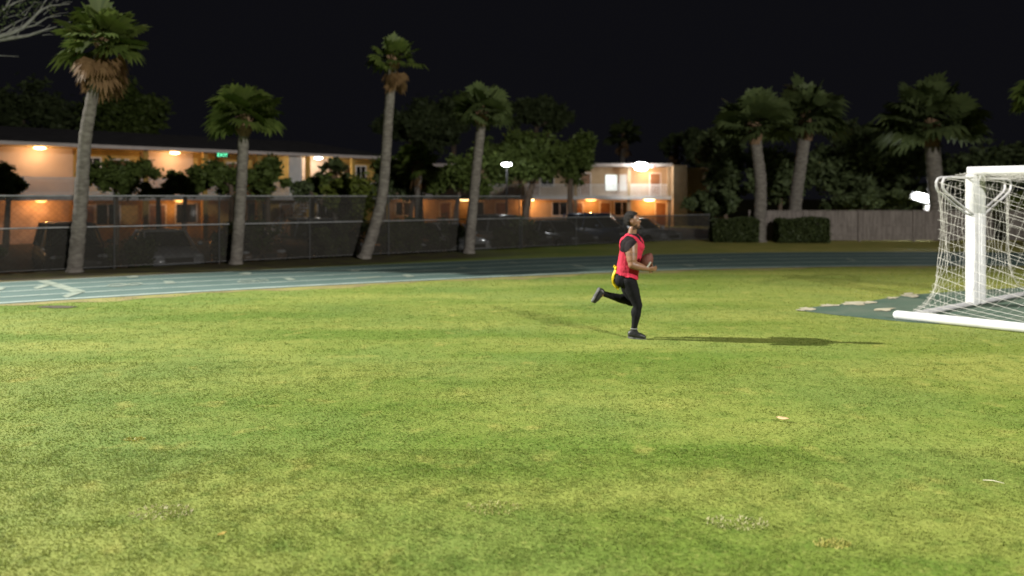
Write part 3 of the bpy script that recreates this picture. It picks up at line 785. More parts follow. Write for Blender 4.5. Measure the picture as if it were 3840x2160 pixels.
# ------------------------------------------------------------------ buildings
def window(parent, x, y, z, w_, h, pane='glass', bars=1):
    f = MB(); t = .07
    f.box((x-w_/2-t, y-.06, z-t), (x-w_/2, y+.02, z+h+t)); f.box((x+w_/2, y-.06, z-t), (x+w_/2+t, y+.02, z+h+t))
    f.box((x-w_/2, y-.06, z-t), (x+w_/2, y+.02, z)); f.box((x-w_/2, y-.06, z+h), (x+w_/2, y+.02, z+h+t))
    for k in range(bars): f.box((x-w_/2+w_*(k+1)/(bars+1)-.02, y-.05, z), (x-w_/2+w_*(k+1)/(bars+1)+.02, y-.005, z+h))
    o = f.build('window', M['white'], parent, smooth=False)
    MB().box((x-w_/2, y-.025, z), (x+w_/2, y-.008, z+h)).build('pane', M[pane], o, smooth=False)
def doorp(parent, x, y, z, m='door'):
    d = MB(); d.box((x-.45, y-.05, z), (x+.45, y-.004, z+2.03))
    for q in (.25, 1.15): d.box((x-.32, y-.062, z+q), (x+.32, y-.052, z+q+.65))
    o = d.build('door', M[m], parent, smooth=False)
    MB().box((x-.53, y-.07, z), (x-.452, y-.003, z+2.11)).box((x+.452, y-.07, z), (x+.53, y-.003, z+2.11)).box((x-.45, y-.07, z+2.032), (x+.45, y-.003, z+2.11)).build('door_frame', M['white'], o, smooth=False)
    MB().capsule((x+.36, y-.10, z+1.0), (x+.36, y-.07, z+1.0), .03, .02, 8, 3).build('handle', M['chrome'], o)
def ceiling_lamp(parent, x, y, z, m, power, col, w_=.30):
    o = MB().box((x-w_-.04, y-.13, z-.035), (x+w_+.04, y+.13, z)).build('ceiling_lamp', M['white'], parent, smooth=False)
    MB().ellipsoid((x, y, z-.085), w_, .12, .065).build('diffuser', M[m], o)
    bulb(parent, (x, y, z-.30), power, col)
def railing(parent, x0, x1, y, z, h=.95, m='white', sp=.11):
    r = MB(); r.box((x0, y-.03, z+h-.06), (x1, y+.03, z+h)); r.box((x0, y-.025, z+.07), (x1, y+.025, z+.13))
    n = int((x1-x0)/sp)
    for k in range(n):
        x = x0 + (k+.5)*(x1-x0)/n; r.box((x-.028, y-.018, z+.13), (x+.028, y+.018, z+h-.06))
    r.build('railing', M[m], parent, smooth=False)

def building_yellow():
    root = empty('apartment_building', (-24.9, 41.0, LOT), math.atan2(.67, .74), 'long yellow two storey apartment building with white gallery railing and lit lamps', 'building')
    x0, x1, gy_ = -14.0, 21.7, 1.6; F2 = 2.65; TOP = 5.28
    MB().box((x0, gy_, 0), (x1, 9.5, TOP)).build('wall', M['ochre'], root, smooth=False)
    MB().box((x0, 0, F2-.24), (x1+.02, gy_-.003, F2)).build('gallery_floor', M['concrete'], root, smooth=False)
    MB().box((x0-.02, -.055, F2-.30), (x1+.04, -.003, F2+.03)).build('gallery_edge', M['white'], root, smooth=False)
    rf = MB(); rf.add([(x0-.6, -.45, TOP+.02), (x1+.6, -.45, TOP+.02), (x1+.6, 10.2, TOP+.02), (x0-.6, 10.2, TOP+.02), (x0-.6, -.45, TOP+.10), (x1+.6, -.45, TOP+.10), (x1+.6, 10.2, TOP+.10), (x0-.6, 10.2, TOP+.10), (x0+4, 4.9, TOP+1.3), (x1-4, 4.9, TOP+1.3)],
           ((0,3,2,1), (0,1,5,4), (1,2,6,5), (2,3,7,6), (3,0,4,7), (4,5,9,8), (5,6,9), (6,7,8,9), (7,4,8)))
    rf.build('roof', M['shingle'], root, smooth=False)
    MB().box((x0-.62, -.53, TOP-.06), (x1+.62, -.455, TOP+.13)).build('fascia', M['trim'], root, smooth=False)
    MB().box((x0-.5, -.45, TOP-.03), (x1+.5, gy_+.0, TOP+.015)).build('soffit', M['ochre'], root, smooth=False)
    cols = [-13.8, -10.2, -6.6, -3.0, 1.95, 5.2, 8.6, 12.0, 15.4, 18.8, 21.5]
    for k, x in enumerate(cols):
        MB().box((x-.13, .02, F2+.003), (x+.13, .28, TOP-.033)).build('column', M['ochre'], root, smooth=False)
        MB().box((x-.16, .02, 0), (x+.16, .32, F2-.243)).build('column', M['ochre'], root, smooth=False)
        if k: railing(root, cols[k-1]+.135, x-.135, .10, F2+.003)
    # peach bays between the columns, proud of the yellow wall
    for a, b in ((-2.8, 1.8), (5.4, 8.4), (15.6, 18.6)):
        MB().box((a, gy_-.05, F2+.003), (b, gy_-.003, TOP-.035)).build('wall_bay', M['peach'], root, smooth=False)
    MB().box((-3.0, gy_-.05, .003), (1.9, gy_-.003, F2-.245)).build('wall_bay', M['peach'], root, smooth=False)
    for x in (-11.5, -4.4, 2.8, 9.6, 12.9, 20.3): window(root, x, gy_-.003, F2+.95, .75, 1.15)
    for x in (-8.0, 4.2, 11.0, 19.4): doorp(root, x, gy_-.003, F2+.003)
    for x in (-9.5, -5.2, 3.6, 8.0, 12.5, 17.5): window(root, x, gy_-.003, .95, 1.2, 1.15)
    for x in (-7.0, 2.4, 6.3, 14.6, 20.0): doorp(root, x, gy_-.003, .003)
    # white stair tower panel near the far end
    MB().box((14.0, -.02, F2+.003), (14.9, .05, TOP-.035)).build('white_panel', M['white'], root, smooth=False)
    st = MB()
    for k in range(13): st.box((12.3 + k*.24, -1.3, k*.20), (12.62 + k*.24, -.12, k*.20+.06))
    st.box((12.2, -1.36, -.02), (12.3, -1.31, .9))
    stp = st.build('staircase', M['white'], root, smooth=False)
    rl = MB(); rl.tube([(12.3, -1.3, .95), (15.4, -1.3, 3.5)], .035, 6)
    for k in range(13): rl.tube([(12.45+k*.24, -1.3, k*.20+.06), (12.45+k*.24, -1.3, k*.20+1.05)], .018, 5)
    rl.build('stair_railing', M['white'], stp)
    ow = (1.0, .64, .36); am = (1.0, .42, .12)
    ceiling_lamp(root, 0.0, .62, TOP-.033, 'warm_lamp', 72, ow)
    ceiling_lamp(root, 7.0, .62, TOP-.033, 'warm_lamp', 62, ow)
    ceiling_lamp(root, 16.2, .2, TOP-.033, 'white_lamp', 120, (1.0, .93, .82))
    ceiling_lamp(root, 0.05, .62, F2-.243, 'amber_lamp', 150, am)
    ceiling_lamp(root, 7.25, .62, F2-.243, 'amber_lamp', 60, am)
    ceiling_lamp(root, -9.0, .62, TOP-.033, 'warm_lamp', 80, ow)
    # lit exit sign hung under the eave
    sg = MB().box((9.15, -.20, TOP-.30), (9.95, -.14, TOP-.035)).build('exit_sign', M['black_plastic'], root, smooth=False)
    L_ = MB(); s = .22
    def bar(a, b, c, d): L_.box((9.24 + a*.165, -.215, TOP-.27 + b*.20), (9.24 + c*.165, -.201, TOP-.27 + d*.20))
    def dia(a, b, c, d):
        p, q = Vector((9.24 + a*.165, -.208, TOP-.27+b*.20)), Vector((9.24 + c*.165, -.208, TOP-.27+d*.20)); L_.tube([p, q], .017, 4)
    bar(0,0,.2,1); bar(.2,0,.75,.18); bar(.2,.42,.65,.58); bar(.2,.82,.75,1)
    dia(1.05,.05,1.75,.95); dia(1.05,.95,1.75,.05)
    bar(2.25,0,2.48,1)
    bar(3.1,0,3.33,.82); bar(2.85,.82,3.6,1)
    L_.build('sign_letters', M['green_sign'], sg, smooth=False)
building_yellow()

def building_far():
    root = empty('apartment_building', (0, 68.0, LOT), 0, 'distant tan building with lit balcony, bright white wall lamp and amber lamps below', 'building')
    x0, x1 = -13.0, 14.0; F2 = 2.62; TOP = 5.25; gy_ = 1.7
    MB().box((x0, gy_, 0), (x1, 10, TOP)).build('wall', M['tan'], root, smooth=False)
    MB().box((x0, 0, F2-.26), (x1-.003, gy_-.003, F2)).build('balcony_floor', M['concrete'], root, smooth=False)
    MB().box((x0, -.08, F2-.30), (x1-.003, -.003, F2+.02)).build('balcony_edge', M['white'], root, smooth=False)
    MB().box((x0-.3, -.5, TOP+.003), (x1-.003, 10.3, TOP+.20)).build('roof', M['shingle'], root, smooth=False)
    MB().box((x0-.32, -.58, TOP-.04), (x1-.003, -.503, TOP+.22)).build('fascia', M['trim'], root, smooth=False)
    MB().box((14.0, -.9, 0), (15.2, 9, TOP+.06)).box((15.2, .6, 0), (17.4, 9, TOP-.1)).build('end_wall', M['tan'], root, smooth=False)
    cols = [-12.8, -8.2, -3.6, 1.0, 5.6, 10.3, 13.8]
    for k, x in enumerate(cols):
        MB().box((x-.12, .03, F2+.003), (x+.12, .27, TOP)).build('column', M['tan'], root, smooth=False)
        MB().box((x-.15, .03, 0), (x+.15, .33, F2-.263)).build('column', M['tan'], root, smooth=False)
        if k: railing(root, cols[k-1]+.123, x-.123, .12, F2+.003, 1.05, sp=.15)
    for x in (-10.5, -5.9, -1.3, 3.2): window(root, x, gy_-.003, F2+.9, 1.1, 1.2)
    window(root, 8.95, gy_-.003, F2+.55, 1.0, 1.35, 'lit_pane', 0); window(root, 10.0, gy_-.003, F2+.55, .55, 1.35, 'curtain', 0)
    for x in (-7.5, 2.0, 6.6, 12.9): doorp(root, x, gy_-.003, F2+.003)
    for x in (-9.8, -3.2, 4.3, 9.9): window(root, x, gy_-.003, .9, 1.3, 1.2)
    for x in (-6.0, -1.0, 5.9, 8.4, 13.4): doorp(root, x, gy_-.003, .003)
    am = (1.0, .42, .13)
    for x, p in ((1.5, 120), (7.0, 80), (12.2, 140), (-4.2, 50), (-8.6, 90)):
        ceiling_lamp(root, x, .72, F2-.263, 'amber_lamp' if x == 7.0 else 'warm_lamp', p, am, .48)
    # bright floodlight on a bracket under the roof edge
    lb = MB().box((10.85, -.85, TOP-.32), (11.55, -.585, TOP+.10)).build('wall_floodlight', M['steel'], root, smooth=False)
    MB().ellipsoid((11.2, -.93, TOP-.05), .62, .12, .36).build('lamp', M['flood_lamp'], lb)
    bulb(root, (11.2, -1.3, TOP-.35), 420, (.98, .97, .92), .25)
    rb = MB().capsule((12.15, -.62, TOP-.06), (12.3, -.62, TOP-.06), .09, .09, 10, 4).build('red_light', M['red_lamp'], root)
    bulb(root, (12.0, .75, TOP-.6), 150, (1.0, .55, .28), .1)
building_far()

# ------------------------------------------------------------------ parked cars
def car_proto(kind, pm):
    root = empty('parked_car', (0, 0, 0))
    tall = kind == 'suv'
    def ring(x, hw, z0, z1, n=20, ex=3.6):
        zc, hz = (z0+z1)/2, (z1-z0)/2; out = []
        for k in range(n):
            a = 2*math.pi*k/n; c, s = math.cos(a), math.sin(a)
            out.append((x, hw*math.copysign(abs(c)**(2/ex), c), zc + hz*math.copysign(abs(s)**(2/ex), s)))
        return out
    up = .16 if tall else 0
    st = [(-2.32,.62,.42,.70),(-2.28,.80,.34,.86+up*.6),(-2.1,.88,.28,.95+up),(-1.5,.91,.24,.97+up),(-.5,.91,.22,.95+up),(.6,.91,.22,.93+up),(1.2,.90,.24,.90+up),(1.75,.87,.26,.82+up),(2.1,.82,.30,.72+up*.8),(2.26,.74,.36,.62+up*.5),(2.30,.60,.42,.55+up*.4)]
    b = MB(); b.loft([ring(*s) for s in st]); b.build('body', pm, root, angle=60)
    zr = 1.42 + (.28 if tall else 0); zb_ = .86+up
    def slab(x0, x1, hw, z, n=20, ex=5):
        xc, hx = (x0+x1)/2, (x1-x0)/2
        return [(xc + hx*math.copysign(abs(math.cos(2*math.pi*k/n))**(2/ex), math.cos(2*math.pi*k/n)), hw*math.copysign(abs(math.sin(2*math.pi*k/n))**(2/ex), math.sin(2*math.pi*k/n)), z) for k in range(n)]
    rx0 = -1.95 if tall else -1.15; bx0 = -2.15 if tall else -1.85
    gl = MB(); gl.loft([slab(bx0, 1.05, .82, zb_-.05), slab(rx0, .22, .66, zr-.06)]); gl.build('window_glass', M['glass'], root, angle=50)
    rf = MB(); rf.loft([slab(rx0-.02, .26, .675, zr-.058), slab(rx0+.03, .2, .65, zr-.01), slab(rx0+.25, -.05, .5, zr+.015)]); rf.build('roof', pm, root, angle=50)
    pl = MB()
    for sy in (1, -1):
        pl.tube([(1.06, sy*.78, zb_-.02), (.22, sy*.64, zr-.04)], .035, 6); pl.tube([(-.42, sy*.835, zb_-.02), (-.42, sy*.665, zr-.04)], .035, 6)
        pl.tube([(bx0+.02, sy*.78, zb_-.02), (rx0, sy*.64, zr-.04)], .05, 6)
    pl.build('pillar', pm, root)
    for x in (-1.42, 1.38):
        for sy in (1, -1):
            t = MB(); c = Vector((x, sy*.80, .33)); ra = .33
            prof = [(.10, .19), (.115, .27), (.10, .315), (.06, .33), (-.06, .33), (-.10, .315), (-.115, .27), (-.10, .19)]
            t.loft([[(c.x + r*math.cos(2*math.pi*k/22), c.y + o, c.z + r*math.sin(2*math.pi*k/22)) for k in range(22)] for o, r in prof], caps=False)
            w_ = t.build('wheel', M['tyre'], root)
            h = MB(); h.loft([[(c.x + r*math.cos(2*math.pi*k/20), c.y + sy*o, c.z + r*math.sin(2*math.pi*k/20)) for k in range(20)] for o, r in ((.08, .20), (.095, .185), (.07, .10), (.10, .05))]); h.build('rim', M['chrome'], w_)
    for sy in (1, -1):
        MB().ellipsoid((2.13, sy*.60, .66+up*.7), .13, .17, .065).build('headlight', M['lens'], root)
        MB().ellipsoid((-2.22, sy*.66, .78+up), .08, .15, .08).build('tail_light', M['tail'], root)
        m_ = MB().ellipsoid((.78, sy*.98, .98+up), .07, .10, .07).build('side_mirror', pm, root)
    MB().box((2.285, -.42, .46), (2.315, .42, .62)).build('grille', M['black_plastic'], root, smooth=False)
    MB().box((2.20, -.70, .365), (2.325, .70, .42)).build('bumper_trim', M['chrome'], root, smooth=False)
    return root
paints = {k: paint('paint_' + k, c) for k, c in dict(black=(.012,.012,.014), silver=(.42,.43,.45), bronze=(.20,.12,.07), white=(.72,.72,.72), grey=(.12,.125,.13), blue=(.05,.07,.12), red=(.20,.03,.025)).items()}
sedan = car_proto('sedan', paints['silver']); suv = car_proto('suv', paints['black'])
used = {'sedan': False, 'suv': False}
GC = 'cars parked nose to the fence'
cars = [(2.0, 3.6, 'suv', 'black', 'black van behind the tall fence left of the first palm foot'),
        (4.75, 3.7, 'sedan', 'silver', 'pale silver car behind the tall fence between the first two palms'),
        (7.6, 3.9, 'sedan', 'bronze', 'bronze car behind the fence just before the medium palm'),
        (10.4, 4.0, 'suv', 'grey', 'dark grey van behind the fence right of the medium palm'),
        (13.4, 4.1, 'sedan', 'black', 'black low car behind the fence by the leaning palm foot'),
        (16.2, 4.1, 'sedan', 'white', 'white car behind the fence left of the reddish palm foot'),
        (19.4, 4.1, 'suv', 'grey', 'dark grey van first right of the palm with reddish trunk'),
        (22.4, 4.1, 'sedan', 'grey', 'grey low car third from the right in the row behind the fence'),
        (25.3, 4.2, 'suv', 'blue', 'dark blue van behind the fence, left of the running man'),
        (28.2, 4.3, 'sedan', 'silver', 'silver car behind the fence end, just right of the running man')]
rc = random.Random(9)
for t, s, k, colr, lab in cars:
    proto = sedan if k == 'sedan' else suv
    if not used[k]: o = proto; used[k] = True
    else: o = copy_tree(proto)
    p = fp(t, s); o.location = (p.x, p.y, LOT + .014); o.rotation_euler = (0, 0, math.atan2(-FN.y, -FN.x) + R(rc.uniform(-5, 5)))
    tag(o, lab, 'car', GC)
    for ch in o.children:
        if ch.name.split('.')[0] in ('body', 'roof', 'pillar', 'side_mirror'):
            ch.material_slots[0].link = 'OBJECT'; ch.material_slots[0].material = paints[colr]

# ------------------------------------------------------------------ portable goals, pushed mouth to mouth
U = Vector((.70, -.714, 0)); V_ = Vector((-.80, -.60, 0)); PB = Vector((8.52, 14.32, 0))
def goal(label, origin, v, seed):
    root = empty('soccer_goal', origin, 0, label, 'goal', 'portable goals pushed together')
    rs = random.Random(seed); GW, GH, GD, AD = 7.32, 2.44, 2.62, 1.30
    def P(u, s, z): q = U*u + v*s; return Vector((q.x, q.y, z))
    rt = Matrix((Vector((U.x, v.x, 0)), Vector((U.y, v.y, 0)), Vector((0, 0, 1))))
    def obox(u0, s0, z0, u1, s1, z1):
        return [P(u0,s0,z0), P(u1,s0,z0), P(u1,s1,z0), P(u0,s1,z0), P(u0,s0,z1), P(u1,s0,z1), P(u1,s1,z1), P(u0,s1,z1)], ((0,3,2,1),(4,5,6,7),(0,1,5,4),(1,2,6,5),(2,3,7,6),(3,0,4,7))
    for u in (0, GW):
        mb = MB()                                # rounded rectangular aluminium post
        def pr(z, g_=1.0):
            out = []
            for k in range(16):
                a = 2*math.pi*k/16; c, s = math.cos(a), math.sin(a)
                out.append(P(u + .092*g_*math.copysign(abs(c)**.55, c), 0.10*g_*math.copysign(abs(s)**.55, s), z))
            return out
        mb.loft([pr(.04), pr(1.70), pr(1.705, .94), pr(1.725, .94), pr(1.73), pr(GH)]); mb.build('post', M['goal'], root, angle=50)
        ar = MB()
        path = [(0.05, 2.385), (.6, 2.38), (1.12, 2.375), (1.24, 2.35), (1.30, 2.28), (1.29, 2.20), (1.22, 2.13), (.85, 1.98), (.45, 1.83), (.05, 1.70)]
        for du in (-.05, .05):
            ar.tube([P(u+du, s, z) for s, z in path], .021, 8)
        ar.box
        ar.build('net_arm', M['goal_grey'], root)
        sb = MB(); sb.tube([P(u, .05, .055), P(u, GD, .055)], .045, 10); sb.build('side_ground_bar', M['goal_grey'], root)
    cb = MB()
    for k, u in enumerate((-.06, GW+.06)): pass
    def cr(u): return [P(u, .078*math.copysign(abs(math.cos(2*math.pi*k/16))**.55, math.cos(2*math.pi*k/16)), GH + .072 + .075*math.copysign(abs(math.sin(2*math.pi*k/16))**.55, math.sin(2*math.pi*k/16))) for k in range(16)]
    cb.loft([cr(-.06), cr(GW+.06)]); cb.build('crossbar', M['goal'], root, angle=50)
    rb = MB(); rb.capsule(P(-.06, GD, .075), P(GW+.06, GD, .075), .075, .075, 14); rb.build('rear_ground_bar', M['goal'], root)
    # net: profile from crossbar over the arms down to the rear ground bar
    prof = [(0, 2.50), (.65, 2.43), (1.26, 2.33), (1.33, 2.15), (1.31, 1.8), (1.29, 1.4), (1.30, 1.05), (1.38, .72), (1.56, .44), (1.90, .22), (2.30, .12), (GD, .10)]
    cum = [0]
    for a, b in zip(prof, prof[1:]): cum.append(cum[-1] + math.hypot(a[0]-b[0], a[1]-b[1]))
    TL = cum[-1]
    def sheet(u, l):
        l = min(max(l, 0), TL)
        for i in range(len(cum)-1):
            if l <= cum[i+1] + 1e-9:
                t = (l-cum[i])/(cum[i+1]-cum[i]); s = prof[i][0]*(1-t)+prof[i+1][0]*t; z = prof[i][1]*(1-t)+prof[i+1][1]*t; break
        sag = .05*math.sin(math.pi*l/TL)*math.sin(u*1.7+seed) ; z2 = z - (.03*math.sin(u*2.3)**2 if l < 1.3 else 0)
        return P(u, s + sag, max(z2, .06))
    nb = MB(); sl = .36; sp = .165; r_ = .0031
    n = int((TL + GW*sl)/sp)
    for i in range(n+1):                         # cords falling along the goal
        c = -GW*sl + i*sp; pts = []
        for k in range(41):
            u = GW*k/40; l = c + u*sl
            if 0 <= l <= TL: pts.append(sheet(u, l))
        if len(pts) > 2: nb.tube(pts, r_, 4, caps=False)
    n = int((GW + TL*sl)/sp)
    for i in range(n+1):                         # cords running up the net
        c = i*sp; pts = []
        for k in range(45):
            l = TL*k/44; u = c - l*sl
            if 0 <= u <= GW: pts.append(sheet(u, l))
        if len(pts) > 2: nb.tube(pts, r_*.36, 4, caps=False)
    nb.build('back_net', M['net'], root)
    for u in (0, GW):
        sn = MB()
        def ext(z):                              # outer edge of the side net at height z
            for a, b in zip(prof[2:], prof[3:]):
                if b[1] <= z <= a[1]:
                    t = (a[1]-z)/max(a[1]-b[1], 1e-6); return a[0] + (b[0]-a[0])*t
            return 1.26 if z > 2 else GD
        for i in range(18):
            z0 = .08 + i*.135; pts = []
            for k in range(13):
                s = .07 + k*.2; z = z0 + .30*(1.3 - s)*.6 - .03*math.sin(k)
                if .07 < z < 2.4 and s <= ext(z): pts.append(P(u + .02*math.sin(k*1.3+i), s, z))
            if len(pts) > 1: sn.tube(pts, r_*.6, 4, caps=False)
        for i in range(14):
            s0 = .1 + i*.17; pts = []
            for k in range(22):
                z = .08 + k*.105; s = s0 + .15*math.sin(k*.12) - .03*(z)
                if s <= ext(z) and s > .06: pts.append(P(u + .02*math.sin(k*.7+i), s, z))
            if len(pts) > 1: sn.tube(pts, r_*.6, 4, caps=False)
        for i in range(5):                       # bunched slack hanging at the back edge
            pts = [P(u + .015*i + .02*math.sin(z*5+i), ext(z) - .03 - .035*i + .01*math.sin(9*z+i), z) for z in np.linspace(.12, 2.2, 26)]
            sn.tube(pts, .0032, 4, caps=False)
        sn.build('side_net', M['net'], root)
    return root
goal('nearer white goal with net, its thick ground bar lying on the paved apron', PB, V_, 1)
goal('white goal behind, set mouth to mouth against the nearer one', PB - V_*.30, -V_, 2)

# ------------------------------------------------------------------ things lying on the grass
def fallen_leaf(label, px, py, L, wd, rz, colr):
    p = G(px, py); m = mat('dry_leaf', colr, tuple(c*.7 for c in colr), 30, .8)
    vs = []; n = 9
    for i in range(n):
        t = i/(n-1); h = wd*math.sin(math.pi*min(t*1.05, 1))**.8*.5
        vs += [(L*(t-.5), -h, .010+.012*abs(t-.5)), (L*(t-.5), 0, .004+.012*abs(t-.5)), (L*(t-.5), h, .010+.012*abs(t-.5))]
    fs = [(3*i+j, 3*i+3+j, 3*i+4+j, 3*i+1+j) for i in range(n-1) for j in (0, 1)]
    mb = MB(); mb.add(vs, fs); o = mb.build('fallen_leaf', m, None, loc=(p.x, p.y, .024)); o.rotation_euler = (R(14), 0, rz)
    md = o.modifiers.new('thickness', 'SOLIDIFY'); md.thickness = .0015
    tag(o, label, 'leaf')
fallen_leaf('pale tan leaf on the grass below the running man', 2935, 1582, .115, .05, -.55, (.62, .42, .22))
fallen_leaf('small yellow leaf on the grass near the bottom left', 832, 2022, .06, .024, .9, (.55, .42, .10))
tw_ = MB(); p = G(3725, 1822); tw_.tube([(-.055, .03, 0), (0, .004, .006), (.055, -.032, 0)], [.0028, .003, .002], 6)
o = tw_.build('dry_stalk', mat('dry_straw', (.70, .66, .50), (.6, .55, .4), 20, .8), None, loc=(p.x, p.y, .03)); tag(o, 'thin pale straw lying on the grass at the lower right', 'straw')
GTUFT = 'dry yellow tufts in the grass'
def tuft(label, px, py, rx, seed, c1, c2):
    rs = np.random.RandomState(seed); p = G(px, py); n = 230
    a = rs.uniform(0, 6.28, n); r = np.sqrt(rs.uniform(0, 1, n))*rx; P = np.stack([r*np.cos(a), r*.6*np.sin(a)], 1)
    az = rs.uniform(0, 6.28, n); d = np.stack([np.cos(az), np.sin(az)], 1); w_ = np.stack([-d[:,1], d[:,0]], 1)*.005; h = rs.uniform(.006, .018, n)
    V = np.zeros((n, 3, 3)); V[:,0,:2] = P-w_; V[:,1,:2] = P+w_; V[:,2,:2] = P + d*(h*.9)[:,None]; V[:,2,2] = h
    o = npmesh('grass_tuft', V, 3, leafmat('dry_tuft', c1, c2), loc=(p.x, p.y, 0)); tag(o, label, 'grass tuft', GTUFT)
tuft('straw coloured tuft in the lower left lawn', 605, 1922, 0.21, 1, (0.385,0.342,0.155), (0.454,0.411,0.230))
tuft('yellow green tuft in the left lawn below the track', 505, 1648, .09, 2, (0.291,0.291,0.043), (0.359,0.342,0.069))
tuft('yellowish tuft near the middle of the bottom lawn', 1850, 1905, 0.20, 3, (0.308,0.299,0.086), (0.385,0.359,0.137))
tuft('straw tuft in the lawn straight below the running man', 2760, 1960, 0.20, 4, (0.368,0.342,0.163), (0.436,0.411,0.230))
tuft('bright yellow tuft at the lower right', 3120, 2040, .11, 5, (0.359,0.342,0.069), (0.428,0.393,0.112))
# ------------------------------------------------------------------ the running man
def runner():
    S = 673.6
    d0 = 11.14; O = Vector(((2382-CX)*d0/FPX, d0, 0.0))
    def C(cx, cy, y=0.0): return Vector(((cx-600)/S, y, (1362-cy)/S))
    root = empty('person', O, 0, 'running man in red sleeveless bib and black tights holding a ball to his waist', 'person')
    skin_m = mat('skin', (.190, .094, .052), (.225, .115, .065), 9, .47, spec=.45)
    El = []                                           # (label, p, q, r0, r1) for sorting the surface into limbs
    mb = MB()
    def cap(lab, p, q, r0, r1, draw=True):
        El.append((lab, Vector(p), Vector(q), r0, r1))
        if draw: mb.capsule(p, q, r0, r1, 16, 5)
    # torso: elliptical rings, chest turned towards the camera
    rings = [(835,516,.130,.105,18),(800,514,.168,.138,18),(765,514,.172,.140,18),(720,522,.160,.128,20),(660,532,.155,.125,24),(600,546,.163,.130,28),(540,560,.182,.138,32),
             (480,570,.198,.140,34),(435,574,.196,.122,34),(405,572,.165,.102,32),(380,569,.115,.085,28),(358,567,.070,.068,22)]
    rs_ = []
    for cy, cx, hw, hd, yaw in rings:
        c = C(cx, cy); a = R(-yaw); f = Vector((math.cos(a), math.sin(a), 0)); r = Vector((f.y, -f.x, 0)); ring = []
        for k in range(28):
            t = 2*math.pi*k/28; ct, st_ = math.cos(t), math.sin(t)
            ring.append(c + f*hd*math.copysign(abs(ct)**.85, ct) + r*hw*math.copysign(abs(st_)**.85, st_))
        rs_.append(ring)
    mb.loft(rs_)
    for a, b in zip(rings, rings[1:]):
        cap('torso' if a[0] <= 720 else 'pelvis', C(a[1], a[0]), C(b[1], b[0]), (a[2]+a[3])*.5, (b[2]+b[3])*.5, False)
    # chest and back muscle, glutes
    mb.ellipsoid(C(628,470,-.03), .07, .09, .075); mb.ellipsoid(C(636,470,.10), .06, .08, .07)
    mb.ellipsoid(C(452,800,-.075), .082, .085, .095); mb.ellipsoid(C(452,800,.07), .08, .085, .095); mb.ellipsoid(C(458,800,0), .078, .09, .10)
    mb.ellipsoid(C(505,470,.0), .07, .13, .12)
    # neck and head
    cap('neck', C(566,375), C(577,305,-.012), .066, .058)
    hy, hp = R(-13), R(8)                              # head turned a little to the camera and tipped up
    HF = Vector((math.cos(hy)*math.cos(hp), math.sin(hy)*math.cos(hp), math.sin(hp))); HR = Vector((0,0,1)).cross(HF).normalized(); HU = HF.cross(HR)
    HM = Matrix((HF, HR, HU)).transposed(); HC = C(572, 232, -.015)
    def H(x, y, z): return HC + HF*x + HR*y + HU*z
    def he(x, y, z, a, b, c): mb.ellipsoid(H(x, y, z), a, b, c, HM)
    he(-.008, 0, .030, .102, .078, .090); he(.030, 0, -.030, .066, .062, .085); he(.042, 0, -.078, .046, .048, .040); he(.072, 0, -.100, .022, .025, .018)
    he(.078, 0, .028, .022, .052, .016)                                                         # brow
    mb.capsule(H(.088, 0, .012), H(.110, 0, -.022), .010, .0145, 10, 4)                         # nose
    he(.100, .012, -.026, .011, .010, .009); he(.100, -.012, -.026, .011, .010, .009)
    he(.090, 0, -.055, .013, .025, .0075); he(.087, 0, -.068, .013, .023, .0085)                # lips
    for s in (1, -1):
        he(.055, s*.046, -.018, .026, .016, .020)                                               # cheekbone
        he(-.004, s*.078, -.012, .019, .009, .030); he(-.010, s*.083, -.004, .017, .007, .020)  # ear
    cap('head', H(-.01, 0, .03), H(.04, 0, -.06), .09, .06, False)
    # arms
    def arm(lab, sh, el, wr, sc):
        u = (el - sh); f = (wr - el)
        cap(lab, sh, sh + u*.35, .088*sc, .086*sc); cap(lab, sh + u*.3, sh + u*.72, .087*sc, .074*sc); cap(lab, sh + u*.65, el, .070*sc, .056*sc)
        cap(lab, el, el + f*.3, .057*sc, .062*sc); cap(lab, el + f*.3, el + f*.72, .062*sc, .046*sc); cap(lab, el + f*.7, wr, .045*sc, .032*sc)
    RS, RE, RW = C(540,470,-.205), C(541,640,-.275), C(690,678,-.250)
    arm('arm_r', RS, RE, RW, 1.0)
    mb.ellipsoid(RS + Vector((.01, -.012, .012)), .082, .07, .085)
    LS, LE, LW = C(604,462,.185), C(640,640,.235), C(738,634,.075)
    arm('arm_l', LS, LE, LW, .95)
    # hands: palm, four fingers of unequal length and a thumb, closed on the ball
    BC = C(684, 610, -.215); BA = Vector((.46, -.30, .84)).normalized()
    def hand(lab, wr, fwd, nrm, L, curl, spread=.018, sc=1.0):
        """fwd: wrist to knuckles, nrm: out of the palm; thumb on the +side"""
        fwd = fwd.normalized(); nrm = (nrm - fwd*nrm.dot(fwd)).normalized(); sd = nrm.cross(fwd) * L
        pm = wr + fwd*.050
        rot = Matrix((fwd, sd, nrm)).transposed()
        mb.ellipsoid(pm, .052*sc, .040*sc, .018*sc, rot); El.append((lab, wr, wr + fwd*.09, .035, .035))
        for i, (o, l) in enumerate(((.030, .074), (.011, .082), (-.009, .076), (-.028, .060))):
            a = wr + fwd*(.088 - .004*abs(i-1)) + sd*o; d = (fwd + sd*(o*2.2)).normalized(); ang = 0.0
            p = a
            for j, fr in enumerate((.45, .32, .23)):
                ang += curl*(.8 + .12*i + .1*j)
                q = p + (d*math.cos(ang) + nrm*math.sin(ang))*l*fr*sc*1.12
                mb.capsule(p, q, .0092 - .0008*j, .0086 - .0009*j, 10, 3); El.append((lab, p, q, .009, .009)); p = q
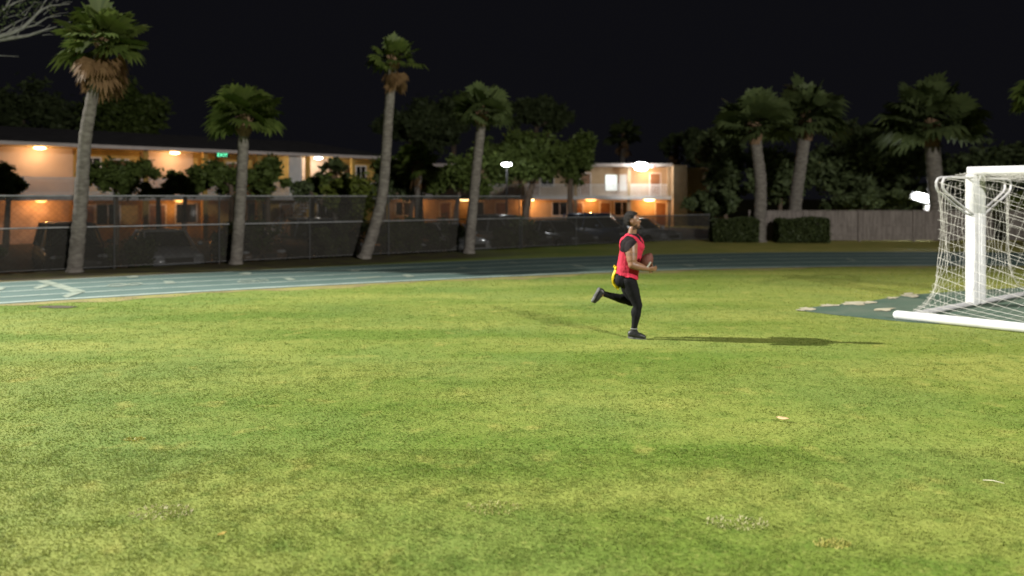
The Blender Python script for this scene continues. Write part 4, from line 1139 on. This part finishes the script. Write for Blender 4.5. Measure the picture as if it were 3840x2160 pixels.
        a = wr + fwd*.024 + sd*.030; k1 = a + (fwd*.5 + sd*.75 + nrm*.25).normalized()*.042; k2 = k1 + (fwd*.85 + sd*.25 + nrm*.35).normalized()*.034; k3 = k2 + (fwd*.9 - sd*.05 + nrm*.4).normalized()*.026
        for p, q, r in ((a, k1, .0125), (k1, k2, .0105), (k2, k3, .0095)): mb.capsule(p, q, r, r*.92, 10, 3); El.append((lab, p, q, r, r))
    hand('arm_r', RW + (RW-RE).normalized()*.012, Vector((.95, .30, -.02)), Vector((-.25, .85, .45)), 1, .34)
    hand('arm_l', LW + (LW-LE).normalized()*.012, Vector((.30, -.62, -.70)), Vector((-.85, -.30, .10)), -1, .36)
    # legs
    def leg(lab, hip, kn, an, tz):
        u, f = kn-hip, an-kn
        cap(lab, hip, hip+u*.45, .108, .094); cap(lab, hip+u*.4, hip+u*.8, .094, .072); cap(lab, hip+u*.75, kn, .072, .063)
        cap(lab, kn, kn+f*.12, .062, .057); cap(lab, kn+f*.1, kn+f*.38, .056, .060); cap(lab, kn+f*.36, kn+f*.72, .060, .042); cap(lab, kn+f*.7, an, .041, .035)
        c = kn+f*.30; back = tz*.022; mb.ellipsoid(c+back, .052, .052, .095, Matrix.Identity(3) if abs(f.z) > abs(f.x) else Matrix.Rotation(R(90), 3, 'Y'))
    RH, RK, RA = C(528,805,-.092), C(613,1040,-.105), C(577,1285,-.085)
    LH, LK, LA = C(520,805,.088), C(572,1022,.10), C(298,945,.115)
    leg('leg_r', RH, RK, RA, Vector((-1, 0, 0))); leg('leg_l', LH, LK, LA, Vector((0, 0, 1)))
    RHE, RTO = C(546,1338,-.075), C(668,1344,-.135); LHE, LTO = C(268,915,.115), C(214,1018,.12)
    cap('foot_r', RA, RHE+Vector((.012,0,.012)), .036, .034); cap('foot_r', RA, (RHE+RTO)/2+Vector((0,0,.02)), .036, .034); cap('foot_r', (RHE+RTO)/2+Vector((0,0,.015)), RTO, .034, .026)
    cap('foot_l', LA, LHE+Vector((.012,0,-.006)), .036, .034); cap('foot_l', LA, (LHE+LTO)/2+Vector((.02,0,0)), .036, .034); cap('foot_l', (LHE+LTO)/2+Vector((.012,0,0)), LTO, .034, .026)

    def fuse(m, vox, it, name):
        me = bpy.data.meshes.new(name+'_raw'); me.from_pydata(m.v, [], m.f); me.update()
        bm = bmesh.new(); bm.from_mesh(me); bmesh.ops.recalc_face_normals(bm, faces=bm.faces); bm.to_mesh(me); bm.free()
        ob = bpy.data.objects.new(name+'_raw', me); COL.objects.link(ob)
        r = ob.modifiers.new('r', 'REMESH'); r.mode = 'VOXEL'; r.voxel_size = vox
        s = ob.modifiers.new('s', 'SMOOTH'); s.factor = .5; s.iterations = it
        dg = bpy.context.evaluated_depsgraph_get(); out = bpy.data.meshes.new_from_object(ob.evaluated_get(dg)); out.name = name
        bpy.data.objects.remove(ob); bpy.data.meshes.remove(me)
        for p in out.polygons: p.use_smooth = True
        return out
    body = fuse(mb, .0052, 5, 'body')
    nv = len(body.vertices)
    P = np.zeros(nv*3, np.float32); body.vertices.foreach_get('co', P); P = P.reshape(-1, 3)
    Nn = np.zeros(nv*3, np.float32); body.vertices.foreach_get('normal', Nn); Nn = Nn.reshape(-1, 3)
    best = np.full(nv, 1e9); lab = np.zeros(nv, int); tpar = np.zeros(nv); names = []
    for l, p, q, r0, r1 in El:
        if l not in names: names.append(l)
        p, q = np.array(p), np.array(q); u = q-p; L2 = max(u.dot(u), 1e-9)
        t = np.clip(((P-p)@u)/L2, 0, 1); d = np.linalg.norm(P - (p + t[:,None]*u), axis=1) - (r0 + (r1-r0)*t)
        k = d < best; best[k] = d[k]; lab[k] = names.index(l); tpar[k] = t[k]
    def isl(*a): return np.isin(lab, [names.index(x) for x in a if x in names])
    bob = link_mesh('body', body, skin_m, root, smooth=False)
    # tattoo band on the upper arm, a dark mark in the skin
    nt = skin_m.node_tree; b = nt.nodes["Principled BSDF"]; src = b.inputs["Base Color"].links[0].from_socket
    at = nt.nodes.new('ShaderNodeAttribute'); at.attribute_name = 'tattoo'; mx = nt.nodes.new('ShaderNodeMix'); mx.data_type = 'RGBA'
    nt.links.new(at.outputs['Fac'], mx.inputs[0]); nt.links.new(src, mx.inputs[6]); mx.inputs[7].default_value = (.075, .05, .04, 1); nt.links.new(mx.outputs[2], b.inputs["Base Color"])
    ua = np.array(RE-RS); ta = ((P-np.array(RS))@ua)/ua.dot(ua)
    tat = (isl('arm_r') & (ta > .40) & (ta < .57) & (np.sin(P[:,0]*70+P[:,2]*40) > -.75)).astype(np.float32)*.4
    a_ = body.attributes.new('tattoo', 'FLOAT', 'POINT'); a_.data.foreach_set('value', tat)

    faces = [tuple(p.vertices) for p in body.polygons]
    FA = np.array([f if len(f) == 4 else f + (f[-1],) for f in faces])
    def garment(name, mask, off, m, parent=root, thick=.004, fold=0.0, fs=14.0, seed=0.0, smooth_it=2):
        sel = mask[FA].all(axis=1); F = [faces[i] for i in np.nonzero(sel)[0]]
        used = sorted({v for f in F for v in f}); ix = {v: i for i, v in enumerate(used)}
        o = off[used] if hasattr(off, '__len__') else np.full(len(used), off)
        Q = P[used] + Nn[used]*o[:, None]
        if fold:
            fd = np.array([mnoise.noise(Vector((x*fs+seed, y*fs, z*fs*.55))) + .5*mnoise.noise(Vector((x*fs*2.3, y*fs*2.3+seed, z*fs*1.6))) for x, y, z in Q]); Q = Q + Nn[used]*(fd*fold)[:, None]
        me = bpy.data.meshes.new(name); me.from_pydata([tuple(q) for q in Q], [], [tuple(ix[v] for v in f) for f in F]); me.update()
        ob = link_mesh(name, me, m, parent, smooth=False)
        for p in me.polygons: p.use_smooth = True
        if smooth_it: md = ob.modifiers.new('s', 'SMOOTH'); md.factor = .5; md.iterations = smooth_it
        md = ob.modifiers.new('t', 'SOLIDIFY'); md.thickness = thick; md.offset = 1
        return ob
    z = P[:, 2]; x = P[:, 0]
    # torso frame
    ya = R(-32); f2 = np.array([math.cos(ya), math.sin(ya)]); r2 = np.array([f2[1], -f2[0]])
    ctr_z = np.array([(1362-r[0])/S for r in rings]); ctr_x = np.array([(r[1]-600)/S for r in rings])
    cx = np.interp(z, ctr_z, ctr_x); rel = np.stack([x-cx, P[:,1]], 1); la = rel@r2; fo = rel@f2
    zl = lambda cy: (1362-cy)/S
    tights_m = mat('black_tights', (.005, .005, .006), (.008, .008, .009), 18, .8, spec=.15)
    black_m = mat('black_shirt', (.012, .009, .010), (.019, .015, .016), 16, .9, spec=.12)
    red_m = mat('red_bib', (.40, .018, .042), (.50, .026, .058), 12, .80, spec=.25, bump=.15, bscale=220)
    ul = np.array(LA-LK); tl_ = ((P-np.array(LK))@ul)/ul.dot(ul)
    waist = zl(735) - (x - (515-600)/S)*.20
    tm = (isl('pelvis', 'leg_r', 'leg_l', 'torso') & (z < waist) & ~(isl('leg_r') & (z < zl(1296))) & ~(isl('leg_l') & (tl_ > 1.0)))
    garment('tights', tm, .003, tights_m, thick=.003)
    sockm = (isl('leg_r', 'foot_r') & (z < zl(1258)) & (z > zl(1318))) 
    garment('sock', sockm, .008, mat('black_sock', (.014,.014,.015), None, rough=.9), thick=.003)
    garment('sock_band', isl('leg_r') & (z < zl(1257)) & (z > zl(1266)), .0135, mat('white_band', (.30,.30,.30), None, rough=.8), thick=.002)
    sl_n = np.array([.30, 0, 1.0]); sl_n /= np.linalg.norm(sl_n)
    cut = np.array(C(548, 462, 0)); sleeve = ((P-cut)@np.array([-.66, .0, .75]) > -.005)
    shirt = (isl('torso') & (z > zl(600)) & (z < zl(352)+.0*fo)) | (isl('arm_r') & sleeve & (z > zl(548))) | (isl('arm_l') & (z > zl(500))) | (isl('neck') & (z < zl(352)))
    garment('undershirt', shirt, .005, black_m, thick=.003, fold=.002, fs=18)
    hem = zl(752) - np.clip((x - (430-600)/S), -.1, .4)*.26 + .006*np.sin(fo*60)
    arml = .118 + np.clip(zl(560) - z, -.5, .5)*0 + np.clip((zl(505)-z), 0, 1)*2.2
    neckcut = np.where(fo > 0, zl(452) + np.abs(la)*1.45, zl(362) + np.abs(la)*.15)
    bib = isl('torso', 'pelvis', 'leg_r', 'leg_l', 'neck') & (z > hem) & (z < neckcut) & (z < zl(345)) & (np.abs(la) < arml) & (z > zl(800))
    lo = np.clip((zl(560)-z)/.22, 0, 1)
    garment('bib', bib, .013 + .014*lo, red_m, thick=.004, fold=.009, fs=16, seed=3.1, smooth_it=3)
    # hair, beard, eyes
    rel3 = P - np.array(HC); hx = rel3@np.array(HF); hyv = rel3@np.array(HR); hz = rel3@np.array(HU)
    nz_ = np.array([mnoise.noise(Vector(v)*55) for v in P[isl('head', 'neck')]]); nfull = np.zeros(nv); nfull[isl('head', 'neck')] = nz_
    hairline = .060 - .0*hyv; front = np.where(hx > .02, hz > .074 + (.08-hx)*-.45 + .004*nfull, True)
    hair = isl('head', 'neck') & ((hz > .056 + .42*np.clip(hx-.02, 0, 1)) | ((hx < -.016) & (hz > -.012)) | ((hx < .035) & (hz > .040)) | ((hx < -.030) & (hz > -.066))) & ~((np.abs(hyv) > .068) & (hz < .022) & (hx > -.034) & (hx < .02))
    garment('hair', hair, .010 + .009*nfull + .016*np.clip((hz-.03)/.08, 0, 1), mat('hair', (.010,.008,.007), (.022,.017,.014), 90, .75, spec=.3, bump=1, bscale=160), thick=.003, fold=.007, fs=48)
    beard = isl('head', 'neck') & (hz < -.040) & (hz > -.125) & (hx > -.012) & ((hz < -.079 + .0) | (hx < .066) | ((hz < -.030) & (hz > -.047) & (hx > .066))) & (hz < -.044 - .55*np.clip(.06-hx, -.02, .1)) & ~((hx > .077) & (hz < -.046) & (hz > -.077))
    garment('beard', beard, .0025, mat('beard', (.04,.022,.014), (.085,.048,.03), 120, .85, spec=.2), thick=.002, smooth_it=1)
    for s in (1, -1):
        e = MB(); e.ellipsoid(H(.078, s*.031, .006), .0125, .0135, .010, HM, 14, 10); eo = e.build('eye', mat('eye_white', (.55,.52,.48), None, rough=.2), root)
        e = MB(); e.ellipsoid(H(.0885, s*.032, .006), .003, .006, .006, HM, 10, 6); e.build('iris', mat('iris', (.015,.01,.008), None, rough=.15), eo)
        e = MB(); e.tube([H(.080, s*.014, .024), H(.088, s*.030, .031), H(.072, s*.050, .025)], [.004, .005, .003], 6); e.build('eyebrow', mat('brow_hair', (.014,.010,.008), None, rough=.9), root)
    # cleated shoes
    shoe_m = mat('black_shoe', (.008,.008,.009), (.016,.016,.017), 12, .45, spec=.5); sole_m = mat('shoe_sole', (.05,.05,.05), (.22,.22,.22), 9, .6)
    def shoe(an, he, to, up, side):
        f = (to-he).normalized(); up = (up - f*up.dot(f)).normalized(); sd = f.cross(up); L = (to-he).length
        m = MB()
        m.capsule(he + up*.014, he + f*L*.35 + up*.024, .043, .044, 14, 4); m.capsule(he + f*L*.3 + up*.018, he + f*L*.72 + up*.010, .045, .046, 14, 4); m.capsule(he + f*L*.72 + up*.010, to + up*.002, .046, .034, 14, 4)
        m.capsule(he + up*.03, an + (he-an)*.25, .041, .042, 14, 4); m.capsule(he + f*L*.35 + up*.03, an + (he-an)*.2 + f*.01, .036, .038, 14, 4)
        o = link_mesh('shoe', fuse(m, .006, 3, 'shoe'), shoe_m, root, smooth=False)
        rot = Matrix((f, sd, up)).transposed(); s = MB(); rg = []
        for hgt, g_ in ((-.041, .94), (-.030, 1.0), (-.020, 1.0)):
            ring = []
            for k in range(24):
                t = 2*math.pi*k/24; cx_ = math.cos(t); wv = .043 + .006*cx_ - .012*(abs(cx_) > .9)
                ring.append(he + f*(L*.5 + (L*.5+.04)*cx_*g_) + sd*wv*math.sin(t)*g_ + up*hgt)
            rg.append(ring)
        s.loft(rg); so = s.build('sole', sole_m, o)
        st = MB()
        for a_, b_ in ((.0, .024), (.0, -.024), (.62, .03), (.62, -.03), (.92, .018), (.92, -.018), (.78, 0)):
            p = he + f*L*a_ + sd*b_ + up*-.040; st.capsule(p, p - up*.008, .008, .005, 8, 2)
        st.build('stud', sole_m, o)
        lc = MB()
        for k in range(4):
            p = he + f*L*(.40+.09*k) + up*(.066 - .006*k); lc.tube([p - sd*.022, p + up*.006, p + sd*.022], .0035, 5)
        lc.build('lace', mat('grey_lace', (.06,.06,.06), None, rough=.8), o)
    shoe(RA, RHE + Vector((0, 0, .011)), RTO + Vector((0, 0, .003)), Vector((0, 0, 1)), 1); shoe(LA, LHE, LTO, Vector((.87, 0, .40)), 1)
    # flag belt with a yellow streamer flying behind the hip
    yel = mat('yellow_flag', (.78, .62, .010), (.70, .50, .010), 5, .55, spec=.3)
    wz = waist + .012
    belt = garment('flag_belt', isl('torso', 'pelvis') & (np.abs(z-wz) < .016), .006, mat('belt_webbing', (.05,.05,.045), None, rough=.8), thick=.003)
    def ribbon(pts, wd, name, side=Vector((.35, .8, .1))):
        P_ = [Vector((0,0,0)) + p for p in pts]; fine = []
        PP = [2*P_[0]-P_[1]] + P_ + [2*P_[-1]-P_[-2]]
        for i in range(1, len(PP)-2):
            for k in range(6):
                t = k/6; a, b_, c, d = PP[i-1], PP[i], PP[i+1], PP[i+2]; fine.append(.5*((2*b_)+(-a+c)*t+(2*a-5*b_+4*c-d)*t*t+(-a+3*b_-3*c+d)*t**3))
        fine.append(P_[-1]); v = []
        for i, p in enumerate(fine):
            tg = (fine[min(i+1, len(fine)-1)] - fine[max(i-1, 0)]).normalized(); sdv = tg.cross(Vector((0, -1, .15))).normalized()
            tw = R(25*math.sin(i*.28)); sdv = Matrix.Rotation(tw, 3, tg) @ sdv
            v += [p - sdv*wd/2, p + sdv*wd/2]
        m = MB(); m.add(v, [(2*i, 2*i+1, 2*i+3, 2*i+2) for i in range(len(fine)-1)]); o = m.build(name, yel, belt)
        md = o.modifiers.new('t', 'SOLIDIFY'); md.thickness = .003
    ribbon([C(418,690,-.05), C(404,722,-.055), C(386,765,-.06), C(380,800,-.065), C(392,835,-.06), C(412,862,-.06), C(437,884,-.055)], .052, 'flag')
    ribbon([C(430,700,-.04), C(412,690,-.05), C(398,672,-.055), C(388,662,-.05)], .040, 'flag')
    k = MB(); k.ellipsoid(C(412,688,-.055), .028, .024, .030); k.build('flag_clip', yel, belt)
    # the ball, held against the waist
    ball = empty('football', O + BC, 0, 'brown leather football held against the waist of the running man', 'ball')
    rotb = BA.to_track_quat('Z', 'Y').to_matrix(); m = MB(); rg = []
    n = 22
    for i in range(n+1):
        t = -1 + 2*i/n; r = .086*(max(1-abs(t)**2.0, 0))**.82 + .001
        rg.append([rotb @ Vector((r*math.cos(2*math.pi*k_/24), r*math.sin(2*math.pi*k_/24), .142*t)) for k_ in range(24)])
    m.loft(rg); m.build('leather_shell', mat('ball_leather', (.105, .030, .022), (.14, .040, .029), 8, .5, spec=.45, bump=.4, bscale=180), ball)
    la_ = MB(); e2 = rotb @ Vector((0, 1, 0))
    ld = min((rotb @ Vector((math.cos(a), math.sin(a), 0)) for a in np.linspace(0, 6.28, 24)), key=lambda v: (v - Vector((.55, -.8, .2)).normalized()).length)
    sdv = BA.cross(ld).normalized()
    la_.tube([ld*.088 - BA*.045, ld*.0895, ld*.088 + BA*.045], .004, 6)
    for k_ in range(6): c = ld*.0895 + BA*(-.04 + .016*k_); la_.tube([c - sdv*.016 - ld*.002, c + ld*.001, c + sdv*.016 - ld*.002], .0035, 5)
    la_.build('lacing', mat('white_lace', (.65,.63,.60), None, rough=.7), ball)
runner()
